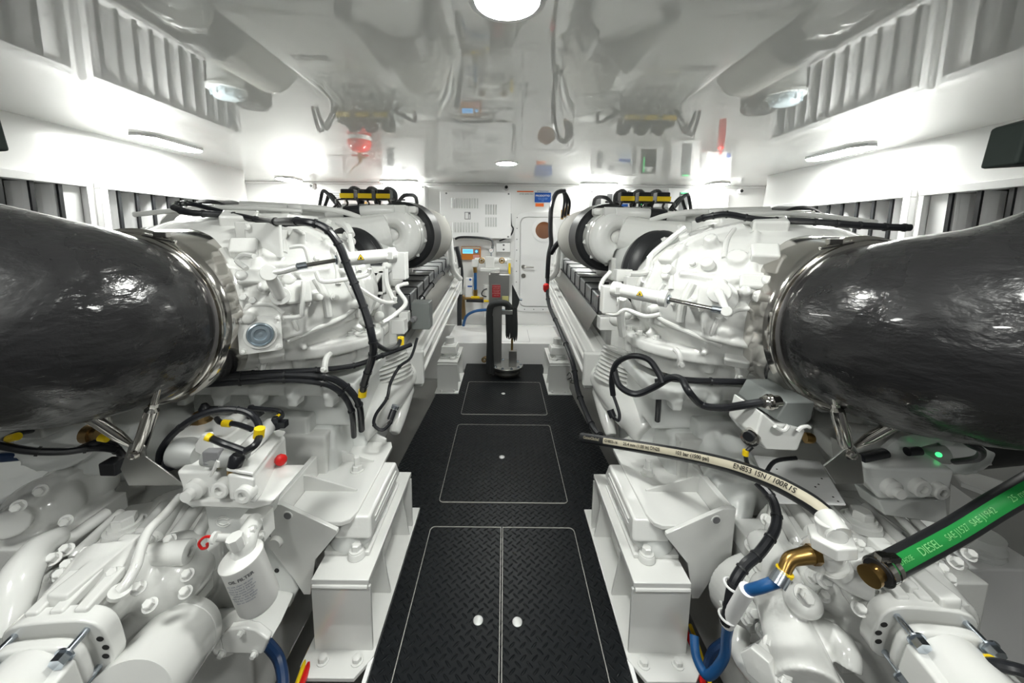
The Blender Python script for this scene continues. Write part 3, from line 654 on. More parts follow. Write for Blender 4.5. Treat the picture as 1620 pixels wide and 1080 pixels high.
        T([(975, 465, 1.75), (960, 485, 1.75), (955, 493, 1.75), (975, 498, 1.7), (990, 490, 1.7), (1020, 500, 1.65), (1045, 497, 1.6)], .010)
        T([(1195, 545, 1.7), (1210, 575, 1.7), (1218, 545, 1.7)], .012)
        T([(985, 472, 1.8), (982, 500, 1.85), (985, 530, 1.9)], .02)
        for a, b, y_, r_ in ((1022, 422, 2.1, .03), (978, 475, 2.0, .03), (992, 498, 2.0, .025), (1046, 490, 1.8, .022), (975, 505, 2.05, .04)): obj('pipe_union', MB().ell(P(a, b, y=y_), (r_, r_, r_)), W, E)
        for a, b, y_, d_ in ((985, 435, 2.1, .07), (975, 485, 2.15, .07), (960, 510, 2.2, .08), (1000, 445, 2.0, .06)): obj('valve_block', MB().box(P(a, b, y=y_), (d_*1.3, d_, d_)), W, E, bev=.005)
# ------------------------------------------------------------ lagged exhaust pipes and their supports
for s in (-1, 1):
    sn = side_name(s); k = lambda u, y, z: V((s*u, y, z))
    t = thing('exhaust_pipe', k(1.41, 1.36, 1.42), 'thick black lagged exhaust elbow clamped to the %s engine by a steel ring' % sn, 'pipe', 'lagged exhaust elbows')
    UC = 1.396 if s < 0 else 1.345; c0 = k(UC, 1.345, 1.415)
    if s < 0: path = [c0, k(UC, 1.29, 1.42), k(1.43, 1.20, 1.445), k(1.55, 1.10, 1.49), k(1.75, 1.05, 1.545), k(2.0, 1.03, 1.60), k(2.5, 1.02, 1.70)]
    else: path = [c0, k(UC+.005, 1.29, 1.42), k(1.40, 1.20, 1.435), k(1.55, 1.09, 1.475), k(1.75, 1.02, 1.57), k(2.0, .99, 1.72), k(2.35, .97, 1.98)]
    o = obj('lagging', MB().tube(path, [.305, .315, .33, .335, .335, .335, .335], 56, 8), WR, t)
    for j in range(5):            # overlapping seams of the wrap
        pass
    q = MB().lathe(c0, Y, [(-.012, .30), (-.012, .318), (-.006, .330), (.0, .318), (.008, .318), (.012, .336), (.02, .336), (.02, .30)], 64, close=False); cl = obj('clamp_ring', q, ST, t)
    a_ = R(38); cp = c0 + V((-s*math.cos(a_)*.352, 0, math.sin(a_)*.352)); obj('clamp_latch', MB().box(c0 + V((-s*.15, -.005, .325)), (.05, .02, .02)).cyl(c0+V((-s*.2, -.005, .30)), c0+V((-s*.08, -.005, .325)), .007), ST, cl, bev=.003)
    # stainless brace
    if s < 0: top, mid, foot, r2a, r2b, r3a, r3b = P(255, 594, y=1.20), P(243, 640, y=1.20), P(219, 712, y=1.20), P(95, 628, y=1.12), P(207, 703, y=1.21), P(165, 620, y=1.35), P(172, 680, y=1.4)
    else: top, mid, foot, r2a, r2b, r3a, r3b = P(1314, 594, y=1.20), P(1322, 640, y=1.22), P(1340, 708, y=1.20), P(1470, 640, y=1.12), P(1354, 706, y=1.21), P(1505, 640, y=1.3), P(1450, 685, y=1.35)
    t = thing('steel_brace', foot-Z*.12, 'polished steel tube brace holding up the black exhaust elbow on the %s' % sn, 'support', 'steel braces under the exhaust elbows')
    ax_ = (mid-top).normalized()
    q = MB().cyl(top+ax_*.02, mid, .011, n=14).lathe(mid-ax_*.005, ax_, [(0, .013), (.02, .013)], 6); obj('threaded_rod', q, ST, t)
    obj('tube', MB().lathe(mid+ax_*.01, (foot-mid), [(0, .012), (.012, .021), ((foot-mid).length-.02, .021), ((foot-mid).length, .013)], 20), ST, t)
    obj('eye_end', MB().lathe(top-Y*.014, Y, [(0, .024), (.028, .024)], 20).box(top+ax_*.02, (.03, .028, .03)), ST, t, bev=.002)
    obj('top_lug', MB().box(top+Z*.02-Y*.018, (.02, .006, .08)).box(top+Z*.02+Y*.018, (.02, .006, .08)).cyl(top-Y*.03, top+Y*.03, .01), ST, t)
    d2 = (r2b-r2a).normalized(); obj('tube', MB().lathe(r2a, d2, [(0, .018), ((r2b-r2a).length-.05, .018), ((r2b-r2a).length, .010)], 20), ST, t)
    obj('tube', MB().cyl(r3a, r3b, .014), ST, t)
    f = foot - Z*.01
    pf = [(205, 701), (229, 706), (230, 722), (293, 768), (203, 768), (190, 742)] if s < 0 else [(1304, 737), (1335, 712), (1350, 705), (1362, 722), (1367, 765), (1322, 765)]
    q = MB().prism([P(a_, b_, y=1.19) for a_, b_ in pf], (0, .006, 0)); q.prism([P(a_, b_, y=1.19) for a_, b_ in pf[3:5]] + [P(pf[4][0], pf[4][1], y=1.19)+Y*.12, P(pf[3][0], pf[3][1], y=1.19)+Y*.12], (0, 0, .006))
    obj('foot_plate', q, SB, t, bev=.002); obj('bolt', MB().bolt(P(*((214, 718) if s < 0 else (1345, 718)), y=1.189), -Y, .013, .012), ST, t)

# ------------------------------------------------------------ gearboxes
def pipe(name, pts, r, mt, label=None, cat='cable', group=None, par=None, n=10, sm=6, ties=None, tr=1.25, kids=None):
    pts = [V(p) for p in pts]
    o = obj(name, MB().tube(pts, r, n, sm), mt, par)
    if label: tag(o, label, cat, group)
    if ties is not None:
        sp, _ = spline(pts, 0, sm)
        st = ties if ties else 5
        for i in range(st, len(sp)-1, st):
            tt = (sp[i+1]-sp[i-1]).normalized(); a = obj('cable_tie', MB().lathe(sp[i]-tt*.004, tt, [(0, r*tr), (.008, r*tr)], 12), CB if mt is not CB else BK, o)
            a.location = -o.location
    return o
def fit(o_parent, name, a, b, r, mt, n=14, r2=None):
    c = obj(name, MB().cyl(a, b, r, r2, n), mt, o_parent)
    if o_parent.type == 'MESH' and o_parent.parent is None: c.location = -o_parent.location
    return c
def pq(l, y): return [P(a, b, y=y) for a, b in l]
def pz(l, z): return [P(a, b, z=z) for a, b in l]
def output_flange(G, fc, s):
    ax_ = V((s*.10, 1, .12)).normalized(); a, b, _ = frame(ax_); q = MB()
    def sq(r_, off): return [fc + ax_*off + a*r_*math.copysign(abs(math.cos(R(t_)))**.55, math.cos(R(t_))) + b*r_*.82*math.copysign(abs(math.sin(R(t_)))**.55, math.sin(R(t_))) for t_ in range(0, 360, 12)]
    q = MB().prism(sq(.128, 0), ax_*.045)
    for u in (-.06, .0, .06): q.box(fc+b*.10*(1 if b.z > 0 else -1)+a*u+ax_*.08, (.035, .12, .03), ax=ax_)
    fl = obj('output_flange', q, W, G, bev=.007, seg=3)
    q = MB().prism(sq(.105, -.05), ax_*.03); q.cyl(fc-ax_*.04, fc-ax_*.30, .085, .11, 32); q.box(fc-ax_*.15, (.21, .2, .10), ax=ax_); obj('coupling', q, W, G, bev=.01)
    for a_ in range(45, 360, 90):
        p = fc + (a*math.cos(R(a_))+b*math.sin(R(a_))*.8)*.122
        obj('flange_bolt', MB().lathe(p-ax_*.06, ax_, [(0, .0085), (.10, .0085)], 12).lathe(p-ax_*.078, ax_, [(0, .018), (.02, .018)], 6).lathe(p-ax_*.058, ax_, [(0, .022), (.004, .022)], 18), ZN, fl)
    for a_ in (-20, 0, 20, 160, 180, 200):
        p = fc + (a*math.cos(R(a_))+b*math.sin(R(a_))*.8)*.118 - ax_*.0005; obj('bolt_hole', MB().lathe(p, -ax_, [(0, .009), (.001, .009)], 12), DK, fl)
def gearbox(s):
    sn = side_name(s); k = lambda u, y, z: V((s*u, y, z)); mx = (lambda a, b: (a, b)) if s < 0 else (lambda a, b: (1596-a, b+6))
    g = lambda a, b, y: P(*mx(a, b), y=y); gz = lambda l, z: [P(*mx(a, b), z=z) for a, b in l]
    G = thing('gearbox', k(1.35, 1.4, -.2), 'white painted marine gearbox below the %s black exhaust elbow' % sn, 'gearbox')
    # main casing
    q = MB()
    q.box(k(1.42, 1.62, .08), (.80, .66, .72)); q.box(k(1.38, 1.90, .35), (.95, .3, .75)); q.box(k(1.55, 1.45, .30), (.5, .5, .40))
    q.cyl(k(1.36, 1.45, .42), k(1.25, 1.0, .46), .24, .15, 36); q.cyl(g(185, 900, 1.08), g(110, 985, .93), .125, .105, 32)
    q.box(g(160, 915, 1.0), (.06, .22, .12)); q.ell(g(270, 905, 1.15), (.13, .13, .12)); q.box(g(300, 930, 1.2), (.1, .1, .1))
    obj('gearbox_casing', q, WC, G, cast=.008, sm=2)
    mc = mx if s < 0 else (lambda a, b: (1560-a, b-10))
    gz2 = lambda l, z: [P(*mc(a, b), z=z) for a, b in l]
    cv = gz2([(150, 905), (110, 868), (205, 795), (300, 780), (345, 800), (352, 850), (300, 885), (235, 892)], .63)
    co = obj('top_cover', MB().prism([p-Z*.12 for p in cv], (0, 0, .12)), WC, G, bev=.02, seg=4)
    for a, b, a2, b2, r_ in ((168, 812, 85, 870, .022), (190, 812, 118, 880, .02), (262, 800, 222, 845, .026), (285, 795, 245, 850, .026), (313, 800, 277, 850, .026), (330, 815, 300, 868, .022)):
        p0, p1 = P(*mc(a, b), z=.635), P(*mc(a2, b2), z=.635); obj('cover_rib', MB().lathe(p0, p1-p0, [(-.01, r_*.6), (0, r_), ((p1-p0).length, r_), ((p1-p0).length+.01, r_*.6)], 18), WC, co)
    p = P(*mc(199, 836), z=.645); obj('hex_plug', MB().lathe(p-Z*.01, Z, [(0, .066), (.02, .062), (.022, .05), (.035, .048)], 28).lathe(p+Z*.02, Z, [(0, .036), (.03, .036), (.034, .03)], 6), W, co)
    # front bearing cover cylinder with plug
    a, b = g(222, 878, 1.10), g(300, 872, 1.12); obj('valve_barrel', MB().lathe(a, b-a, [(-.02, .028), (0, .036), ((b-a).length, .038), ((b-a).length+.004, .028), ((b-a).length+.004, .016), ((b-a).length-.006, .014)], 28), W, G)
    bl = []
    for a, b, y_ in ((243, 852, 1.13), (273, 851, 1.14), (92, 880, 1.06), (115, 890, 1.03), (104, 905, 1.0), (187, 903, .99), (225, 925, .99), (243, 952, .97), (301, 905, 1.10), (298, 932, 1.08), (112, 866, 1.10), (145, 870, 1.07), (70, 868, 1.1)): bl.append((g(a, b, y_)-Y*.01, V((s*-.15, -.5, .8)), .0135, .02))
    bolts(G, 'casing_bolt', W, bl)
    # faceplate behind the filter
    if s < 0:
        fp = obj('face_plate', MB().prism(pq([(325, 812), (415, 806), (472, 933), (458, 961), (345, 964), (310, 930)], 1.42), (0, .05, 0)), WG, G, bev=.006)
        for a, b, r_ in ((317, 929, .022), (438, 902, .01), (431, 843, .02), (405, 960, .012)): obj('plate_hole', MB().lathe(P(a, b, y=1.418), -Y, [(0, r_), (.002, r_)], 18), DK if r_ < .02 else GI, fp)
        obj('boss', MB().lathe(P(440, 853, y=1.42), -Y, [(0, .03), (.03, .025)], 20), W, fp); obj('blue_tag', MB().box(P(357, 907, y=1.30), (.02, .02, .06)), BLU, fp)
        lp = obj('logo_plate', MB().prism(pq([(322, 800), (412, 803), (400, 850), (330, 845)], 1.22), (0, .15, 0)), WG, G, bev=.01)
        obj('cast_ring_mark', MB().tube([P(353+11*math.cos(R(t_)), 825+8*math.sin(R(t_)), y=1.218) for t_ in range(20, 350, 22)], .0025, 6, 2), W, lp)
        obj('cast_ring_mark', MB().tube(pq([(345, 822), (352, 820), (360, 822)], 1.218), .0025, 6, 2), W, lp); obj('cast_ring_mark', MB().tube(pq([(347, 828), (354, 830), (361, 827)], 1.218), .0025, 6, 2), W, lp)
        obj('ledge', MB().prism(pq([(283, 792), (435, 790), (428, 800), (400, 806), (300, 802)], 1.16), (0, .2, 0)), W, G, bev=.008)
    # side casting with two domes, left only
    if s < 0:
        q = MB(); pl = gz([(-60, 830), (135, 728), (30, 722), (-90, 745)], .74); q.prism(pl, (0, 0, .02)); obj('side_cover_plate', q, WG, G, bev=.004)
        q = MB(); q.ell(g(122, 770, 1.42), (.13, .13, .11)); q.ell(g(72, 800, 1.30), (.115, .12, .11)); q.box(g(165, 765, 1.5), (.06, .3, .32)); q.box(g(103, 800, 1.33), (.05, .22, .24)); q.cyl(g(45, 795, 1.3), g(15, 830, 1.15), .05, n=20); q.box(g(40, 835, 1.3), (.5, .3, .1))
        obj('side_casting', q, WC, G, cast=.008, sm=1)
        bolts(G, 'casing_bolt', W, [(g(a, b, y_), V((s*-.5, -.8, .3)), .014, .02) for a, b, y_ in ((65, 775, 1.2), (105, 823, 1.2), (30, 800, 1.12))])
        obj('elbow_pipe', MB().tube([g(95, 848, 1.15), g(62, 868, 1.08), g(35, 905, 1.0), g(18, 950, .95), g(2, 1010, .9)], [.03, .042, .05, .052, .05], 20, 5), W, G)
        q = MB(); q.box(g(82, 920, 1.15), (.05, .05, .05)); q.cyl(g(92, 905, 1.14), g(88, 918, 1.15), .02, n=12); q.cyl(g(82, 920, 1.15), g(105, 935, 1.1), .015, n=10); q.cyl(g(95, 902, 1.2), g(40, 930, 1.1), .008, n=8); obj('tee_fitting', q, W, G, bev=.004)
        q = MB(); q.box(g(60, 960, 1.1), (.2, .2, .1)); q.ell(g(70, 940, 1.15), (.05, .05, .04)); obj('small_casting', q, WC, G, cast=.007, sm=1)
    # upper housings
    q = MB(); q.box(k(1.35, 1.95, .72), (.7, .35, .18)); q.cyl(g(165, 690, 1.45), g(265, 680, 1.85), .15, .2, 32); q.cyl(g(95, 690, 1.35), g(135, 680, 1.5), .13, .08, 28); q.ell(g(215, 690, 1.65), (.2, .2, .19))
    if s < 0: q.box(k(1.12, 2.35, .70), (.35, .3, .2))
    else: q.box(P(1120, 720, y=1.9), (.30, .7, .16)); q.cyl(P(1060, 650, y=2.2), P(1120, 740, y=1.8), .13, n=24); q.cyl(P(1110, 640, y=2.1), P(1160, 760, y=1.6), .11, .13, 24); q.cyl(P(1180, 770, y=1.6), P(1165, 830, y=1.5), .05)
    obj('bell_housing', q, WG, G, cast=.0105, sm=2)
    obj('perforated_guard', MB().box(g(352, 632, 1.75), (.28, .015, .14)), mat('perforated_sheet', (.50, .52, .50), .5, bump=1, bscale=260), G)
    output_flange(G, P(92, 1030, y=.86) if s < 0 else P(1462, 1008, y=.90), s)
    # oil cooler shell low down
    if s < 0:
        c0, c1_ = P(288, 1004, y=1.07), P(198, 1118, y=.84)
        oc = obj('oil_cooler', MB().lathe(c0, c1_-c0, [(-.012, .108), (-.01, .113), (.028, .113), (.03, .110), (.033, .113), ((c1_-c0).length, .113)], 44), W, G)
        a_, b_, x_ = frame(c1_-c0); bolts(oc, 'cooler_bolt', W, [(c0 + (a_*math.cos(R(t_))+b_*math.sin(R(t_)))*.08 - x_*.01, -x_, .016, .02) for t_ in range(0, 360, 40)])
    # lube oil filter with head
    if s < 0: ft, fb, rf = P(381, 879, y=1.08), P(411, 950, y=1.10), .061
    else: ft, fb, rf = P(1478, 866, y=1.32), P(1452, 935, y=1.30), .085
    d_ = fb-ft; L_ = d_.length; dn = d_.normalized()
    Fi = obj('oil_filter', MB().lathe(ft, d_, [(-.012, rf*.55), (-.004, rf*.95), (.002, rf*1.04), (.009, rf*1.04), (.014, rf), (L_-.01, rf), (L_+.005, rf*.88), (L_+.008, .0)], 40), mat('white_filter_enamel', (.82, .82, .80), .3), G)
    xr = (X - dn*X.dot(dn)).normalized(); nf = xr.cross(-dn); nf = -nf if nf.y > 0 else nf
    def wr(off, base_t):
        def f_(co):
            a_ = (co.x+off)/rf; return ft + dn*(base_t - co.y) + (xr*math.sin(a_) + nf*math.cos(a_))*(rf+.0012)
        return f_
    if s < 0:
        text('print', 'OIL FILTER', GI, Fi, (0, 0, 0), X, Z, .015, warp=wr(.028, .035), bold=.0006)
        for j in range(8): text('print', ('use with clean oil only', 'filtre a huile a visser', 'tighten by hand 3/4 turn', 'filtro de aceite motor', 'oelfilter wechseln', 'apply oil to the gasket', 'check for leaks after', 'spin on element')[j], mat('blue_grey_print', (.2, .23, .33), .6), Fi, (0, 0, 0), X, Z, .0085, warp=wr(.018, .052+j*.0095))
        q = MB(); q.tube([ft-dn*.004, P(388, 862, y=1.09), P(392, 845, y=1.12), P(403, 825, y=1.18)], [.03, .032, .032, .03], 20, 4); q.lathe(P(377, 866, y=1.06), (P(366, 838, y=1.05)-P(377, 866, y=1.06)), [(0, .02), (.02, .024), (.045, .024)], 8); q.box(P(408, 828, y=1.2), (.08, .06, .09))
        fh = obj('filter_head', q, W, G, bev=.004); bolts(fh, 'head_bolt', W, [(P(399, 836, y=1.12), V((.6, -.8, 0)), .010, .014), (P(412, 845, y=1.16), V((.6, -.8, 0)), .010, .014)])
        kp = P(340, 850, y=1.05); obj('red_drain_hook', MB().tube([kp, kp+V((-.030, 0, .002)), kp+V((-.048, -.005, -.015)), kp+V((-.040, -.005, -.034)), kp+V((-.024, -.005, -.030)), kp+V((-.022, -.005, -.016))], .0042, 8, 4), RE, G)
        obj('drain_cock', MB().cyl(kp+V((0, 0, 0)), P(362, 850, y=1.08), .012).cyl(kp-X*.004, kp+X*.006, .018), W, G)
        pc_ = P(386, 1016, y=1.12); hexa = pq([(347, 1010), (362, 995), (385, 992), (404, 996), (425, 1012), (415, 1036), (352, 1034)], 1.12)
        Pm = obj('scavenge_pump', MB().prism(hexa, (0, .03, 0)).prism([P(352, 1034, y=1.15), P(415, 1036, y=1.15), P(440, 983, y=1.30), P(405, 962, y=1.34), P(352, 980, y=1.30)], (0, .12, 0)).cyl(P(370, 1000, y=1.2), P(325, 985, y=1.3), .07, .05), W, G, bev=.008)
        bolts(Pm, 'pump_bolt', W, [(P(a, b, y=1.118), -Y, .010, .012) for a, b in ((382, 1000), (403, 1033), (352, 1032))])
        obj('oil_pipe', MB().tube([P(285, 785, y=1.22), P(262, 812, y=1.15), P(236, 838, y=1.09), P(224, 865, y=1.04), P(215, 895, y=.99), P(200, 922, y=.955), P(188, 934, y=.94)], .0145, 14, 5).lathe(P(188, 934, y=.94)-Z*.01, V((.3, 0, 1)), [(0, .026), (.012, .026)], 16), W, G)
        # control block
        fr = pq([(277, 745), (340, 747), (345, 795), (312, 806), (296, 796)], 1.20); bk = pq([(300, 705), (352, 705), (360, 750), (330, 765), (308, 760)], 1.42)
        b1 = obj('control_block', MB().prism(pq([(277, 745), (345, 747), (358, 798), (300, 806), (293, 790)], 1.18), (-.04, .30, 0)), W, G, bev=.012, seg=3)
        A0 = pq([(358, 749), (401, 757), (405, 797), (362, 792)], 1.13); A1 = pq([(410, 681), (452, 688), (455, 700), (415, 690)], 1.50); A1[2] = A1[1]-Z*.14; A1[3] = A1[0]-Z*.14
        q = MB().add(A0+A1, [(0, 3, 2, 1), (4, 5, 6, 7), (0, 1, 5, 4), (1, 2, 6, 5), (2, 3, 7, 6), (3, 0, 4, 7)]); b2 = obj('control_block', q, W, G, bev=.012, seg=3)
        lid = [p + Z*.008 for p in (A0[0], A0[1], A1[1], A1[0])]; obj('block_lid', MB().prism(lid, (0, 0, .012)), W, b2, bev=.004)
        for a, b, r_, y_, pl_ in ((305, 777, .036, 1.16, 1), (347, 776, .032, 1.14, 0), (384, 784, .032, 1.115, 0)):
            q = MB().lathe(P(a, b, y=y_)+Y*.03, -Y, [(0, r_), (.03, r_*.95), (.034, r_*.8)] + ([(.04, r_*.6), (.06, r_*.55)] if pl_ else [(.034, r_*.45), (.02, r_*.4)]), 24 if not pl_ else 20); obj('port_plug', q, W, G)
        obj('gauze_block', MB().box(P(395, 722, y=1.34), (.13, .2, .03)), W, G, bev=.004)
        for a, b, y_, a2, b2_, y2, r_ in ((374, 728, 1.20, 428, 672, 1.42, .029), (362, 672, 1.42, 398, 652, 1.55, .034)): obj('solenoid', MB().lathe(P(a, b, y=y_), P(a2, b2_, y=y2)-P(a, b, y=y_), [(0, r_), ((P(a2, b2_, y=y2)-P(a, b, y=y_)).length, r_), ((P(a2, b2_, y=y2)-P(a, b, y=y_)).length+.01, r_*.8)], 24), W, G)
        obj('valve_body', MB().box(P(345, 690, y=1.42), (.22, .18, .10)), W, G, bev=.01); obj('bracket', MB().prism(pq([(308, 703), (318, 688), (330, 687), (342, 712), (340, 742), (322, 742), (322, 722), (308, 714)], 1.20), (0, .02, 0)), W, G, bev=.003); obj('wire_bracket', MB().tube(pq([(345, 738), (345, 728), (338, 744), (332, 752)], 1.16), .006, 8, 3), W, G)
        obj('grey_solenoid', MB().tube(pq([(325, 723), (345, 724), (370, 722), (390, 716)], 1.19), [.028, .032, .03, .02], 16, 3), GA, G); obj('grey_connector', MB().box(P(338, 722, y=1.175), (.055, .03, .05)), GI, G, bev=.004); obj('grey_housing', MB().lathe(P(315, 718, y=1.25), V((-.9, .1, 0)), [(0, .035), (.05, .055), (.09, .05)], 24), GA, G)
        obj('brass_sender', MB().lathe(P(367, 741, y=1.15), V((.25, .2, 1)), [(-.02, .010), (.0, .014), (.012, .016)], 8), BR, G); obj('black_plug', MB().lathe(P(371, 737, y=1.15), V((.3, .2, 1)), [(0, .022), (.03, .024), (.04, .018)], 12), CB, G)
        obj('brass_sender', MB().lathe(P(319, 659, y=1.45), Z, [(-.05, .04), (-.02, .04), (-.01, .028), (.02, .028)], 10), BZ, G)
        for a, b, y_ in ((268, 733, 1.24), (324, 649, 1.45), (398, 652, 1.48), (436, 670, 1.42)): obj('black_plug', MB().lathe(P(a, b, y=y_)-Z*.02, Z, [(0, .020), (.03, .022), (.04, .016), (.05, .010)], 12).box(P(a, b, y=y_)+X*.02, (.05, .03, .025)), CB, G)
        obj('red_knob', MB().lathe(P(440, 726, y=1.36), V((.8, -.5, .2)), [(0, .010), (.015, .022), (.028, .022), (.034, .012)], 10), RE, G)
        pb = P(62, 655, y=1.30)
    else:
        q = MB(); p_ = P(1195, 945, y=1.35)
        q.cyl(p_+Y*.05, p_-Y*.06, .17, .15, 36); q.box(P(1190, 848, y=1.42), (.13, .1, .09)); q.cyl(P(1205, 850, y=1.3), P(1245, 940, y=1.12), .055, .07, 24)
        q.cyl(P(1235, 960, y=1.12), P(1280, 1090, y=.92), .075, .09, 28); q.ell(P(1270, 950, y=1.05), (.055, .05, .045)); q.box(P(1262, 1040, y=1.02), (.10, .22, .12)); q.ell(P(1225, 940, y=1.15), (.08, .07, .07)); q.box(P(1200, 970, y=1.2), (.12, .08, .08))
        q.tube([P(1255, 978, y=1.08), P(1285, 997, y=1.05), P(1318, 1006, y=1.01), P(1338, 1030, y=.97), P(1338, 1055, y=.95)], .037, 18, 5); q.ell(P(1310, 900, y=1.15), (.06, .06, .06))
        Pm = obj('scavenge_pump', q, WC, G, cast=.0065, sm=1)
        for t_ in range(0, 360, 30):
            a_ = R(t_); pp_ = p_-Y*.05 + V((.15*math.cos(a_), 0, .15*math.sin(a_))); obj('cast_rib', MB().box(pp_, (.02, .06, .03), ax=Y, up=(math.cos(a_), 0, math.sin(a_))), W, Pm, bev=.004)
        obj('suction_pipe', MB().tube([P(1172, 995, y=1.2), P(1170, 1030, y=1.15), P(1190, 1062, y=1.08), P(1225, 1090, y=1.02)], .032, 16, 5), W, G)
        bolts(Pm, 'pump_bolt', W, [(P(a, b, y=y_), V((-.1, -.75, .6)), .016, .018) for a, b, y_ in ((1187, 862, 1.3), (1212, 822, 1.35), (1166, 928, 1.22), (1181, 977, 1.15), (1206, 997, 1.1), (1240, 912, 1.1), (1268, 938, 1.0), (1274, 945, .99), (1285, 912, 1.08), (1303, 917, 1.05), (1219, 1018, 1.02), (1240, 1062, .95), (1238, 1075, .94), (1200, 895, 1.2), (1160, 950, 1.18), (1190, 968, 1.14))])
        c_ = P(1205, 1048, y=.99); obj('big_hex_plug', MB().lathe(c_, V((-.75, -.5, .1)), [(-.03, .032), (.0, .05), (.03, .05), (.034, .0)], 6).lathe(c_, V((.75, .5, -.1)), [(0, .04), (.06, .04)], 6), W, G, bev=.004)
        hx = P(1318, 848, y=.985); obj('hex_union', MB().lathe(hx-Z*.035, V((-.1, .05, 1)), [(0, .06), (.035, .06), (.04, .05)], 6).lathe(hx, V((-.25, .15, 1)), [(0, .036), (.05, .036)], 24), W, G, bev=.004)
        q = MB().tube([P(1278, 848, y=1.05), P(1300, 868, y=1.02), P(1320, 890, y=1.0)], .036, 20, 3); q.cyl(P(1300, 868, y=1.02), hx-Z*.03, .034); q.cyl(P(1290, 862, y=1.03), P(1288, 895, y=1.02), .03)
        tp_ = obj('tee_pipe', q, W, G); obj('elbow_pipe', MB().tube([P(1318, 892, y=1.0), P(1328, 905, y=1.0), P(1345, 918, y=.985), P(1372, 932, y=.97)], [.036, .036, .034, .03], 20, 4).lathe(P(1318, 892, y=1.0), P(1328, 903, y=1.0)-P(1318, 892, y=1.0), [(0, .042), (.02, .042)], 24), W, G)
        q = MB().cyl(P(1385, 930, y=1.02), P(1440, 990, y=.95), .095, .09, 36); q.cyl(P(1360, 900, y=1.15), P(1395, 940, y=1.0), .11, .095, 36); q.box(P(1400, 940, y=1.0)+Z*.08, (.03, .14, .05)); obj('output_neck', q, WC, G, cast=.0075, sm=1)
        obj('looped_oil_pipe', MB().tube([P(1442, 925, y=1.12), P(1470, 912, y=1.10), P(1486, 900, y=1.12), P(1482, 885, y=1.16), P(1470, 872, y=1.2)], .0185, 14, 5), W, G); obj('data_plate', MB().box(P(1458, 893, y=1.20), (.085, .015, .05)), mat('brown_grey_plate', (.25, .23, .22), .6), G)
        for a, b, a2, b2 in ((1373, 765, 1452, 850), (1385, 765, 1470, 845)): obj('oil_pipe', MB().tube([P(a, b-8, y=1.42), P(a+5, b+12, y=1.38), P((a+a2)/2, (b+b2)/2, y=1.3), P(a2, b2, y=1.2)], .014, 12, 4), W, G)
        obj('control_block', MB().prism(pq([(1365, 738), (1512, 744), (1500, 788), (1392, 790), (1368, 762)], 1.22), (.05, .28, 0)), WG, G, bev=.012, seg=3)
        for a, b, r_, pl_ in ((1415, 775, .034, 1), (1460, 774, .034, 0), (1491, 779, .03, 0)): obj('port_plug', MB().lathe(P(a, b, y=1.2)+Y*.03, -Y, [(0, r_), (.03, r_*.95), (.034, r_*.8)] + ([(.04, r_*.6), (.055, r_*.55)] if pl_ else [(.034, r_*.45), (.02, r_*.4)]), 22), W, G)
        obj('guard_plate', MB().prism(pq([(1398, 712), (1425, 690), (1462, 684), (1490, 685), (1513, 700), (1515, 712), (1502, 734), (1490, 728), (1498, 712), (1485, 700), (1440, 712)], 1.34), (0, .02, 0)), WG, G, bev=.003)
        obj('ledge', MB().prism(pq([(1390, 792), (1498, 790), (1500, 830), (1400, 815)], 1.24), (0, .1, 0)), WG, G, bev=.006)
        obj('grey_solenoid', MB().lathe(P(1440, 718, y=1.36), P(1488, 718, y=1.34)-P(1440, 718, y=1.36), [(0, .02), (.05, .03), (.11, .036)], 20), GA, G); obj('green_lamp', MB().ell(P(1485, 719, y=1.29), (.009, .009, .009)), LED, G)
        obj('black_plug', MB().cyl(P(1360, 725, y=1.26), P(1400, 717, y=1.3), .018), CB, G); obj('black_plug', MB().cyl(P(1435, 714, y=1.3), P(1455, 713, y=1.3), .016), CB, G); obj('solenoid', MB().cyl(P(1336, 680, y=1.5), P(1385, 686, y=1.5), .035), W, G); obj('solenoid', MB().cyl(P(1345, 655, y=1.7), P(1400, 675, y=1.6), .035), W, G)
    return G
GL_, GR_ = gearbox(-1), gearbox(1)
pipe('control_cable', PP([(252, 733, 1.24), (255, 712, 1.24), (275, 685, 1.24), (310, 660, 1.25), (350, 648, 1.27), (385, 650, 1.28), (404, 662, 1.27), (411, 682, 1.22), (405, 702, 1.16), (388, 714, 1.15)]), .012, CB, 'thick black cable arching over the solenoids of the left gearbox', 'cable', ties=14, tr=1.12)
pipe('control_cable', PP([(343, 662, 1.38), (350, 668, 1.33), (375, 671, 1.33), (398, 679, 1.3)]), .010, CB, 'short black cable with a yellow marker behind the arched cable', 'cable')
pipe('control_cable', PP([(396, 645, 1.45), (415, 647, 1.45), (440, 650, 1.45), (446, 658, 1.45), (436, 666, 1.4)]), .010, CB, 'thin black cable curling round the far end of the left solenoids', 'cable')
pipe('control_cable', PP([(330, 691, 1.17), (350, 700, 1.15), (370, 707, 1.15), (388, 714, 1.15)]), .011, CB, 'thin black cable lying across the grey solenoid, left gearbox', 'cable')
for a, b, c, d, y_, r_, nm in ((353, 669, 365, 670, 1.33, .0135, 'on the short cable behind the arched one'), (411, 677, 409, 691, 1.20, .017, 'on the thick arched cable'), (437, 662, 444, 658, 1.44, .013, 'on the curled cable at the far solenoids'), (327, 690, 334, 693, 1.16, .013, 'on the cable across the grey solenoid'), (14, 694, 28, 690, 1.15, .013, 'on the cable at the left edge'), (158, 692, 170, 694, 1.2, .012, 'just left of the left steel brace')):
    tag(obj('cable_marker', MB().cyl(P(a, b, y=y_), P(c, d, y=y_), r_), YE), 'yellow cable marker sleeve ' + nm, 'cable marker', 'yellow cable markers')
